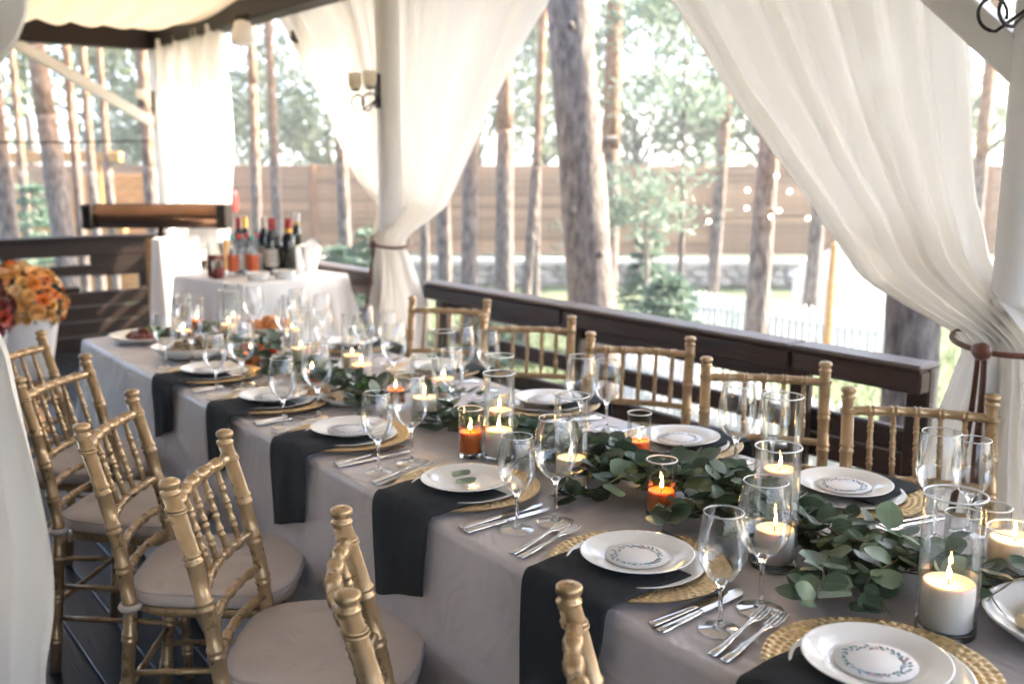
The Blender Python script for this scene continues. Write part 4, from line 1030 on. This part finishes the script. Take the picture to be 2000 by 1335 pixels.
dish('white dish of sliced vegetables beyond the glasses', 1.50, 3.66, .135)
lumps('tomato_slices', 'bright red tomatoes in the vegetable dish', 'tomatoes', 1.52, 3.68, TZ+.012, (.55, .035, .015), 10, .06, .026, 5, .7, .25)
lumps('cucumber_slices', 'green cucumber in the vegetable dish', 'cucumber', 1.46, 3.62, TZ+.01, (.05, .14, .03), 14, .06, .02, 6, .6)
dish('oval white plate of rice and vegetables in the garland', 1.45, 2.77, .11)
lumps('rice_mound', 'mound of pale rice with orange bits on the garland plate', 'rice', 1.45, 2.77, TZ+.01, (.68, .56, .42), 50, .065, .014, 7, .7, col2=(.55, .34, .18), heap=.5)
lumps('pepper_pieces', 'red pepper and green herbs behind the rice', 'vegetables', 1.53, 2.81, TZ+.02, (.45, .03, .015), 9, .04, .018, 8, .7, .3)
lumps('dill_tuft', 'green dill tuft beside the rice mound', 'herbs', 1.50, 2.76, TZ+.03, (.06, .17, .03), 30, .04, .010, 9, 1.0, heap=1.2)
dish('white plate of starters beside the fifth left place', 1.37, 2.90, .10)
lumps('carrot_salad', 'pale salad with orange carrot by the fifth left place', 'salad', 1.37, 2.90, TZ+.01, (.62, .5, .33), 30, .06, .013, 10, .7, col2=(.6, .22, .05))
dish('white plate of orange pastries at the far right end', 1.82, 4.25, .15)
lumps('pastries', 'orange baked pastries on the far right plate', 'pastries', 1.82, 4.25, TZ+.012, (.55, .20, .045), 16, .09, .026, 11, .7, .4)
# cheese bowl at lower right
CBX, CBY = 1.585, .622
me = MB().lathe([(0, .008), (.06, .008), (.10, .022), (.135, .046), (.142, .050), (.146, .0485), (.14, .042), (.10, .012), (.06, 0), (0, 0)], 56).mesh('cheese_bowl', 'china')
tag(O('cheese_bowl', me, None, (CBX, CBY, TZ+.001)), 'white shallow bowl of cheese at the lower right picture edge', 'bowl')
mch = mat('cheese', (.78, .62, .36), .45, sss=.3, var=.1, scale=15, obj_var=.1)
r = random.Random(4); wedge = sharp(MB().box((-.02, -.015, 0), (.02, .015, .022), .003).mesh('cheese_cube', mch, False))
for i in range(16):
    a = i*2.4; q = .085*math.sqrt((i+.5)/16)
    tag(O('cheese_cube', wedge, None, (CBX+q*math.cos(a), CBY+q*math.sin(a), TZ+.012+(.022 if i < 6 else .006)+.010*r.random()), (r.uniform(-.6, .6), r.uniform(-.5, .5), r.uniform(0, 6)), r.uniform(.8, 1.15)),
        'pale yellow cheese chunk piled in the white bowl', 'cheese', 'cheese chunks in the bowl')

# ------------------------------------------------------------------ curtains
def curtain(label, A, B, xf, pleats=11, amp=.04, seed=0, tie=None, tails=None, nu=190, nv=84, zt=2.50, minw=.32, name='curtain'):
    """A, B: the two side edges as (z, y) lists from top to floor; xf(z): distance of the cloth plane"""
    r = random.Random(seed); ph = [r.uniform(0, 6.3) for _ in range(6)]
    def ev(E, z):
        if z >= E[0][0]: return E[0][1]
        for i in range(len(E)-1):
            (z0, y0), (z1, y1) = E[i], E[i+1]
            if z0 >= z >= z1:
                f = (z0-z)/(z0-z1)
                pm = E[max(0, i-1)][1]; pn = E[min(len(E)-1, i+2)][1]
                m0 = (y1-pm)*.5 if i > 0 else (y1-y0); m1 = (pn-y0)*.5 if i+2 < len(E) else (y1-y0)
                return (2*f**3-3*f*f+1)*y0+(f**3-2*f*f+f)*m0+(-2*f**3+3*f*f)*y1+(f**3-f*f)*m1
        return E[-1][1]
    w0 = abs(ev(B, zt)-ev(A, zt))
    def fn(u, v):
        z = zt+(.015-zt)*v; a = ev(A, z); b_ = ev(B, z); rel = max(minw, min(1.2, abs(b_-a)/w0))
        warp = u+.028*math.sin(u*9+ph[0])+.016*math.sin(u*23+ph[1]); k = 2*PI*pleats*warp
        y = a+(b_-a)*(u+.012*math.sin(k*1.0+1.0)*rel)
        am = amp*(.45+.55*rel)
        if tie: am *= 1-.45*math.exp(-((z-tie[1])/.10)**2)
        X = xf(z)+am*(math.sin(k)+.35*math.sin(2.1*k+ph[2]+z*1.2)+.5*math.sin(k*.43+ph[3]+z*1.1))+.012*nz(y*4, z*3, seed)
        return (X, y, z)
    c = O(name, MB().grid(fn, nu, nv).mesh(name, 'curtain')); tag(c, label, 'curtain', 'white curtains')
    if tie:
        ty, tz, tw, tr, dz = tie; x = xf(tz); ring = []
        for k in range(48):
            a = 2*PI*k/48; ring.append((x+tr*math.cos(a), ty+tw*math.sin(a), tz+dz*math.sin(a)+.018*math.cos(a)))
        O('tieback', MB().tube(ring, .0085, 8, closed=True).mesh('tieback', 'ribbon'), c)
        if tails:
            xx = x-tr-.012
            for s_, (l, y1, wd) in enumerate(tails):
                def rb(u, v, s_=s_, l=l, y1=y1, wd=wd):
                    return (xx-.006-.012*s_+.012*math.sin(v*5+s_)+.008*math.sin(u*3)-.015*v, ty+y1*(.25+v)+(u-.5)*(wd*.7+wd*.5*v), tz-.02-l*v)
                O('ribbon_tail', MB().grid(rb, 5, 18).mesh('ribbon_tail', 'ribbon'), c)
            O('knot', MB().ball((xx-.006, ty, tz-.015), .026, 10, 7, .2, (.7, 1.1, 1.0)).mesh('knot', 'ribbon'), c)
    return c
curtain('white voile curtain tied with copper ribbon at the middle post',
        [(2.5, 3.40), (2.23, 3.66), (1.98, 3.92), (1.65, 4.19), (1.37, 4.42), (1.18, 4.55), (1.08, 4.57), (1.0, 4.52), (.77, 4.40), (.4, 4.38), (0, 4.36)],
        [(2.5, 6.50), (2.12, 6.09), (1.76, 5.75), (1.41, 5.43), (1.18, 5.02), (1.08, 4.88), (1.0, 4.86), (.7, 4.95), (.4, 4.97), (0, 4.98)],
        lambda z: 2.93-.20*smoothstep(1.30, 1.08, z), pleats=15, amp=.035, seed=3, tie=(4.725, 1.09, .165, .09, .02), tails=[(.42, .05, .03), (.20, -.03, .03)])
curtain('large white curtain sweeping down to the right post',
        [(2.5, 1.66), (1.97, 1.63), (1.68, 1.60), (1.38, 1.56), (1.22, 1.48), (1.10, 1.31), (1.0, 1.22), (.9, 1.17), (.6, 1.09), (0, 1.03)],
        [(2.5, 3.20), (2.12, 2.87), (1.78, 2.58), (1.52, 2.32), (1.29, 2.087), (1.15, 1.88), (1.07, 1.65), (1.01, 1.48), (.92, 1.48), (.7, 1.54), (.4, 1.57), (0, 1.58)],
        lambda z: 2.93-.21*smoothstep(1.35, 1.00, z), pleats=8.5, amp=.042, seed=12, tie=(1.35, 1.012, .14, .095, .008), tails=[(.56, .035, .021), (.46, -.028, .024)])
curtain('straight white curtain hanging at the far corner of the pavilion',
        [(2.5, 7.17), (1.76, 7.12), (1.1, 7.28), (.9, 7.34), (0, 7.30)], [(2.5, 8.56), (1.8, 8.58), (1.05, 8.36), (.9, 8.30), (0, 8.40)], lambda z: 2.80, pleats=9, amp=.045, seed=5)
curtain('white curtain edge close at the left of the picture',
        [(2.5, 1.12), (1.9, 1.19), (1.67, 1.235), (1.635, 1.34), (1.58, 1.75), (1.42, 1.98), (1.30, 1.85), (1.22, 1.56), (1.08, 1.405), (.94, 1.335), (.78, 1.44), (.5, 1.53), (0, 1.55)],
        [(2.5, 2.40), (1.9, 2.4), (1.58, 2.3), (1.42, 2.2), (1.2, 2.35), (.9, 2.45), (0, 2.5)], lambda z: .25, pleats=8, amp=.016, seed=9, minw=.9, nv=130)

# ------------------------------------------------------------------ sconces and lamps
def sconce(label, x, y, z, rz):
    t = T('wall_sconce', label, 'wall lamp', (x, y, z), rz, 'wrought-iron sconces on the posts')
    t.scale = (.82,)*3
    O('back_plate', MB().box((-.012, -.03, -.11), (.008, .03, .11), .006).mesh('back_plate', 'iron', False), t)
    for s_ in (-1, 1):
        pts = [(.0, 0, -.05)]
        for k in range(17):
            a = -PI*.5+2*PI*k/16*.78; pts.append((.10+.055*math.cos(a)*1.0, s_*(.055+.045*(k/16)), -.08+.055*math.sin(a)))
        O('arm', MB().tube(pts, .006, 6).mesh('arm', 'iron'), t)
        O('cup', MB().lathe([(.012, 0), (.03, .006), (.032, .014), (.012, .016)], 14, off=(.11, s_*.10, .0)).mesh('cup', 'iron'), t)
        O('lamp_shade', MB().lathe([(.030, .016), (.040, .03), (.046, .065), (.044, .10), (.047, .115)], 18, off=(.11, s_*.10, .0)).mesh('lamp_shade', 'shade'), t)
sconce('two-armed iron sconce on the middle white post above the tied curtain', PX-.07, 4.86, 1.89, PI)
sconce('two-armed iron sconce at the top of the right post', PX-.085, 1.345, 1.955, PI*.80)
sconce('small iron sconce on the far corner post', PX-.07, 8.66, 2.02, PI*.9)
t = T('floodlight', 'grey-white floodlight clamped under the dark eave beam', 'floodlight', (2.70, 6.55, 2.38), R(30))
O('housing', MB().lathe([(0, -.10), (.07, -.10), (.085, -.06), (.05, .05), (.03, .06), (0, .06)], 18).mesh('housing', 'post'), t)
O('bracket', MB().box((-.012, -.05, .05), (.012, .05, .10), .003).mesh('bracket', 'iron', False), t)

# ------------------------------------------------------------------ drinks table and what is on it
DZ = .88; dr = R(12); dc = Vector((2.28, 5.42))
def dt(lx, ly, z=DZ): return (dc.x+lx*math.cos(dr)-ly*math.sin(dr), dc.y+lx*math.sin(dr)+ly*math.cos(dr), z)
dtab = T('drinks_table', 'small drinks table under a white cloth at the end of the pavilion', 'table', (dc.x, dc.y, 0), dr)
O('tablecloth', cloth_mesh(-.36, .36, -.36, .36, DZ, .42, 'white_linen', rc=.03, fold=.018, flare=.055, seed=2, nper=300, kf=(13, 23), wav=.06), dtab)
for sx in (-.3, .3):
    for sy in (-.3, .3): O('leg', MB().box((sx-.025, sy-.025, 0), (sx+.025, sy+.025, DZ-.03), .004).mesh('leg', 'honey_wood', False), dtab)
O('tabletop', MB().box((-.34, -.34, DZ-.03), (.34, .34, DZ-.006)).mesh('tabletop', 'honey_wood', False), dtab)
mred = mat('red_juice', (.30, .012, .008), .15, spec=.6); mdk = mat('bottle_dark', (.008, .012, .010), .08, spec=.7); mlab = mat('bottle_label', (.50, .47, .42), .7, var=.2, scale=60)
mcap = mat('foil_red', (.35, .02, .015), .35); mgold = mat('foil_gold', (.75, .45, .10), .3, metal=.8); mtea = mat('cap_green', (.20, .5, .42), .5); mpk = mat('cap_red', (.62, .10, .09), .5)
mclear = thin_glass('bottle_clear', (.92, .95, .94), 2.0); morng = mat('orange_label', (.62, .12, .03), .5); mpaper = mat('label_white', (.8, .79, .76), .6)
bp_ = [(0, 0), (.036, 0), (.038, .006), (.038, .19), (.034, .215), (.018, .245), (.0145, .26), (.0145, .315), (0, .316)]
def wine_bottle(label, lx, ly, cap):
    t = T('wine_bottle', label, 'bottle', dt(lx, ly), 0, 'bottles on the drinks table')
    O('glass_body', MB().lathe(bp_, 20).mesh('glass_body', mdk), t); O('label_band', MB().lathe([(.0385, .05), (.0385, .15)], 20).mesh('label_band', mlab), t)
    O('foil', MB().lathe([(.0155, .245), (.0158, .318), (0, .319)], 14).mesh('foil', cap), t)
wine_bottle('dark red wine bottle left of the ice bucket', .02, -.08, mcap); wine_bottle('second dark wine bottle close to the ice bucket', .075, -.03, mcap); wine_bottle('dark wine bottle behind the ice bucket', .10, .10, mlab)
wine_bottle('dark wine bottle at the back left of the drinks table', -.03, .16, mcap); wine_bottle('gold-capped dark bottle at the back of the drinks table', .04, .20, mgold)
def soft(label, lx, ly, capm, body):
    t = T('soft_drink_bottle', label, 'bottle', dt(lx, ly), 0, 'bottles on the drinks table')
    O('glass_body', MB().lathe([(0, 0), (.028, 0), (.030, .005), (.030, .13), (.024, .16), (.013, .19), (.013, .215), (0, .216)], 16).mesh('glass_body', mclear), t)
    O('label_band', MB().lathe([(.0305, .03), (.0305, .12)], 16).mesh('label_band', body), t); O('cap', MB().lathe([(.0145, .205), (.0145, .232), (0, .233)], 12).mesh('cap', capm), t)
soft('green-capped bottle right of the red jug', -.17, .02, mtea, morng); soft('first red-capped bottle on the drinks table', -.11, .04, mpk, mpaper); soft('second green-capped bottle among the red caps', -.09, -.06, mtea, morng)
soft('middle red-capped bottle on the drinks table', -.05, .06, mpk, morng); soft('red-capped bottle beside the wine', -.01, .02, mpk, mpaper)
t = T('juice_jug', 'glass jug of dark red juice at the left of the drinks table', 'jug', dt(-.26, .05))
O('wall', MB().lathe([(.048, 0), (.050, .004), (.052, .09), (.045, .15), (.050, .20)], 24).mesh('wall', mclear), t); O('juice', MB().lathe([(0, .004), (.046, .004), (.049, .09), (.046, .125), (0, .125)], 24).mesh('juice', mred), t)
O('handle', MB().tube([(-.045, .02, .17), (-.085, .035, .16), (-.09, .037, .09), (-.05, .02, .05)], .006, 8).mesh('handle', mclear), t)
t = T('juice_glass', 'tumbler of red juice beside the juice jug', 'glass', dt(-.30, -.03))
O('wall', MB().lathe([(.030, 0), (.034, .10)], 20).mesh('wall', mclear), t); O('juice', MB().lathe([(0, .004), (.029, .004), (.0315, .055), (0, .055)], 20).mesh('juice', mred), t)
t = T('ice_bucket', 'shiny steel ice bucket on the drinks table', 'bucket', dt(.15, -.09))
O('body', MB().lathe([(0, 0), (.062, 0), (.068, .01), (.085, .155), (.092, .165), (.088, .17), (.082, .155), (.06, .02), (0, .02)], 28).mesh('body', 'steel'), t)
for s_ in (-1, 1): O('ring_handle', MB().tube([(s_*(.088+.016*math.sin(PI*k/8)), -.03+.06*k/8, .14) for k in range(9)], .005, 6).mesh('ring_handle', 'steel'), t)
t = T('champagne_bottle', 'gold-necked champagne bottle standing in the ice bucket', 'bottle', dt(.16, -.08, DZ+.03)); t.rotation_euler = (R(6), R(5), 0)
O('glass_body', MB().lathe(bp_, 18).mesh('glass_body', mdk), t); O('foil', MB().lathe([(.0165, .235), (.0165, .27)], 14).mesh('foil', mgold), t); O('collar', MB().lathe([(.0168, .268), (.0175, .318), (0, .319)], 14).mesh('collar', mpaper), t)
t = T('rose_wine_bottle', 'red-topped bottle with gold band just left of the ice bucket', 'bottle', dt(.09, -.15))
O('glass_body', MB().lathe(bp_, 18).mesh('glass_body', mdk), t); O('foil', MB().lathe([(.022, .235), (.022, .318), (0, .32)], 14).mesh('foil', mcap), t); O('band', MB().lathe([(.0225, .24), (.0225, .262)], 14).mesh('band', mgold), t)
t = T('wrapped_bucket', 'white cloth-wrapped bucket at the right end of the drinks table', 'bucket', dt(.27, -.05))
O('body', MB().grid(lambda u, v: ((.068+.035*v+.008*math.sin(u*2*PI*5)*v)*math.cos(2*PI*u), (.068+.035*v+.008*math.sin(u*2*PI*5)*v)*math.sin(2*PI*u), .16*v+.03*v*v*math.sin(u*2*PI*3)), 40, 8, True).mesh('body', 'white_linen'), t)
O('lining', MB().lathe([(0, .02), (.06, .02), (.085, .14), (0, .15)], 24).mesh('lining', 'steel'), t)
for k, (lx, ly, nm) in enumerate(((-.20, -.26, 'left one'), (-.05, -.29, 'right one'))):
    t = T('snack_bowl', 'low glass snack bowl at the front of the drinks table, '+nm, 'bowl', dt(lx, ly)); O('bowl', MB().lathe([(0, .004), (.045, .004), (.065, .045), (.067, .045), (.047, 0), (0, 0)], 24).mesh('bowl', 'china'), t)
# draped chair and towel behind the drinks table
t = T('covered_chair', 'chair under a loose white cover beside the drinks table', 'chair', (2.25, 6.28, 0), R(205))
O('seat_cover', cloth_mesh(-.18, .18, -.18, .20, .47, .02, 'white_linen', rc=.03, fold=.02, flare=.03, seed=4, nper=160, kf=(14, 27)), t)
O('back_cover', cloth_mesh(-.17, .17, -.27, -.185, 1.04, .05, 'white_linen', rc=.02, rf=.015, fold=.012, flare=.02, seed=5, nper=160, kf=(14, 27)), t)
t = T('towel_rack', 'wooden rack with white folded towels behind the drinks table', 'rack', (2.32, 6.75, 0), R(-35))
for xx in (-.26, .26): O('post', MB().box((xx-.02, -.02, 0), (xx+.02, .02, 1.0), .004).mesh('post', 'honey_wood', False), t)
for k in range(4): O('slat', MB().box((-.25, -.012, .60+k*.10), (.25, .012, .68+k*.10), .003).mesh('slat', 'railwood', False), t)
for xx, zz in ((-.12, .74), (.12, .90)): O('towel', MB().grid(lambda u, v: (xx-.10+.2*u+.006*math.sin(v*9), -.03-.004*math.sin(u*12) if v > .1 else -.03+.06*(1-v*10), zz+.28-.32*v), 10, 14).mesh('towel', 'white_linen'), t)
# long heater on a stand
hm = mat('heater_bronze', (.16, .085, .05), .3, metal=.8, var=.15)
t = T('patio_heater', 'long bronze bar heater on a stand before the straight curtain', 'heater', (2.12, 6.70, 0), R(-37))
O('reflector', MB().grid(lambda u, v: (-.42+.84*u, -.075*math.sin(PI*v), 1.24-.15*v), 4, 14).mesh('reflector', hm), t)
O('housing', MB().box((-.44, .0, 1.085), (.44, .06, 1.245), .01).mesh('housing', 'iron', False), t)
for s_ in (-1, 1): O('end_cap', MB().box((s_*.44-.035, -.085, 1.083), (s_*.44+.035, .062, 1.247), .01).mesh('end_cap', 'iron', False), t)
O('stand', MB().tube([(0, .03, 0), (0, .03, 1.09)], .02, 10).mesh('stand', 'iron'), t); O('foot', MB().lathe([(0, .03), (.18, .03), (.2, 0), (0, 0)], 24, off=(0, .03, 0)).mesh('foot', 'iron'), t)
# flower arrangements on white pots past the table end
def bloom_mesh(seed, m):
    r = random.Random(seed); b = MB()
    for ring_, (n, rr, tilt) in enumerate(((5, .35, 1.2), (7, .7, .75), (9, 1.0, .3))):
        for k in range(n):
            a = 2*PI*k/n+ring_*.4+r.uniform(-.15, .15); d = Vector((math.cos(a), math.sin(a), 0)); t_ = Vector((-math.sin(a), math.cos(a), 0)); u_ = d*math.cos(tilt)+Vector((0, 0, math.sin(tilt)))
            w_ = .42*rr+.1; c = Vector((0, 0, .1*(2-ring_)))
            b.add([c, c+u_*rr*.6+t_*w_, c+u_*rr+Vector((0, 0, .12)), c+u_*rr*.6-t_*w_], [(0, 1, 2, 3)])
    b.ball((0, 0, .15), .22, 8, 5); return b.mesh('bloom', m)
def flowers(label, x, y, cols, seed, zc=.74, rad=.20):
    t = T('flower_arrangement', label, 'flowers', (x, y, 0), 0, 'flower arrangements past the table end'); r = random.Random(seed)
    ms = [bloom_mesh(seed+q, mat('petal_%d_%d' % (seed, q), c, .5, var=.15, scale=40, sss=.1)) for q, c in enumerate(cols)]
    O('pot', MB().lathe([(0, .30), (.10, .30), (.125, .33), (.155, .48), (.185, .64), (.19, .66), (.175, .65), (0, .62)], 36).mesh('pot', 'white_linen'), t)
    O('foot', MB().lathe([(0, 0), (.11, 0), (.12, .02), (.07, .08), (.05, .16), (.075, .26), (.095, .30), (0, .30)], 28).mesh('foot', 'honey'), t)
    for k in range(74):
        a = k*2.39996; ct = 1-1.45*(k+.5)/74; st = math.sqrt(max(0, 1-ct*ct)); d = Vector((st*math.cos(a), st*math.sin(a), ct))
        o = O('bloom', ms[0 if r.random() < .55 else r.randrange(len(ms))], t, (d.x*rad*r.uniform(.9, 1.1), d.y*rad*r.uniform(.9, 1.1), zc+d.z*rad*r.uniform(.9, 1.1)), (0, 0, 0), r.uniform(.038, .062)); o.rotation_mode = 'QUATERNION'; o.rotation_quaternion = d.to_track_quat('Z', 'Y')
    lv = MB()
    for k in range(120):
        a = r.uniform(0, 6.3); d = Vector((math.cos(a), math.sin(a), r.uniform(-.5, .9))).normalized(); s_ = d.orthogonal().normalized()*.014; p = Vector((0, 0, zc))+d*rad*.8
        lv.add([p-s_*.3, p+d*.03+s_, p+d*.075, p+d*.03-s_], [(0, 1, 2, 3)])
    O('greenery', lv.mesh('greenery', 'eu_i'), t)['kind'] = 'stuff'
flowers('sunlit bouquet of golden orange blooms in a white pot at far left', 1.13, 6.05, [(.80, .42, .12), (.85, .58, .28), (.75, .25, .04), (.80, .18, .02)], 31)
flowers('dark red bouquet in a white pot at the left picture edge', .80, 5.70, [(.16, .015, .012), (.10, .02, .02), (.42, .05, .02)], 41)

# ------------------------------------------------------------------ bright summer air
hz, n_, N_, L_2 = new_mat('haze_air'); N_.remove(N_['Principled BSDF'])
pv = N_.new('ShaderNodeVolumePrincipled'); pv.inputs['Color'].default_value = (.95, .97, 1.0, 1); pv.inputs['Density'].default_value = 0.0036; pv.inputs['Anisotropy'].default_value = 0.25
L_2.new(pv.outputs[0], N_['Material Output'].inputs['Volume'])
o = O('haze', MB().box((-141, -141, GZ-1.2), (141, 141, 19)).mesh('haze', hz, False)); o['kind'] = 'stuff'; o['label'] = 'pale sunlit summer haze in the air'; o['category'] = 'haze'
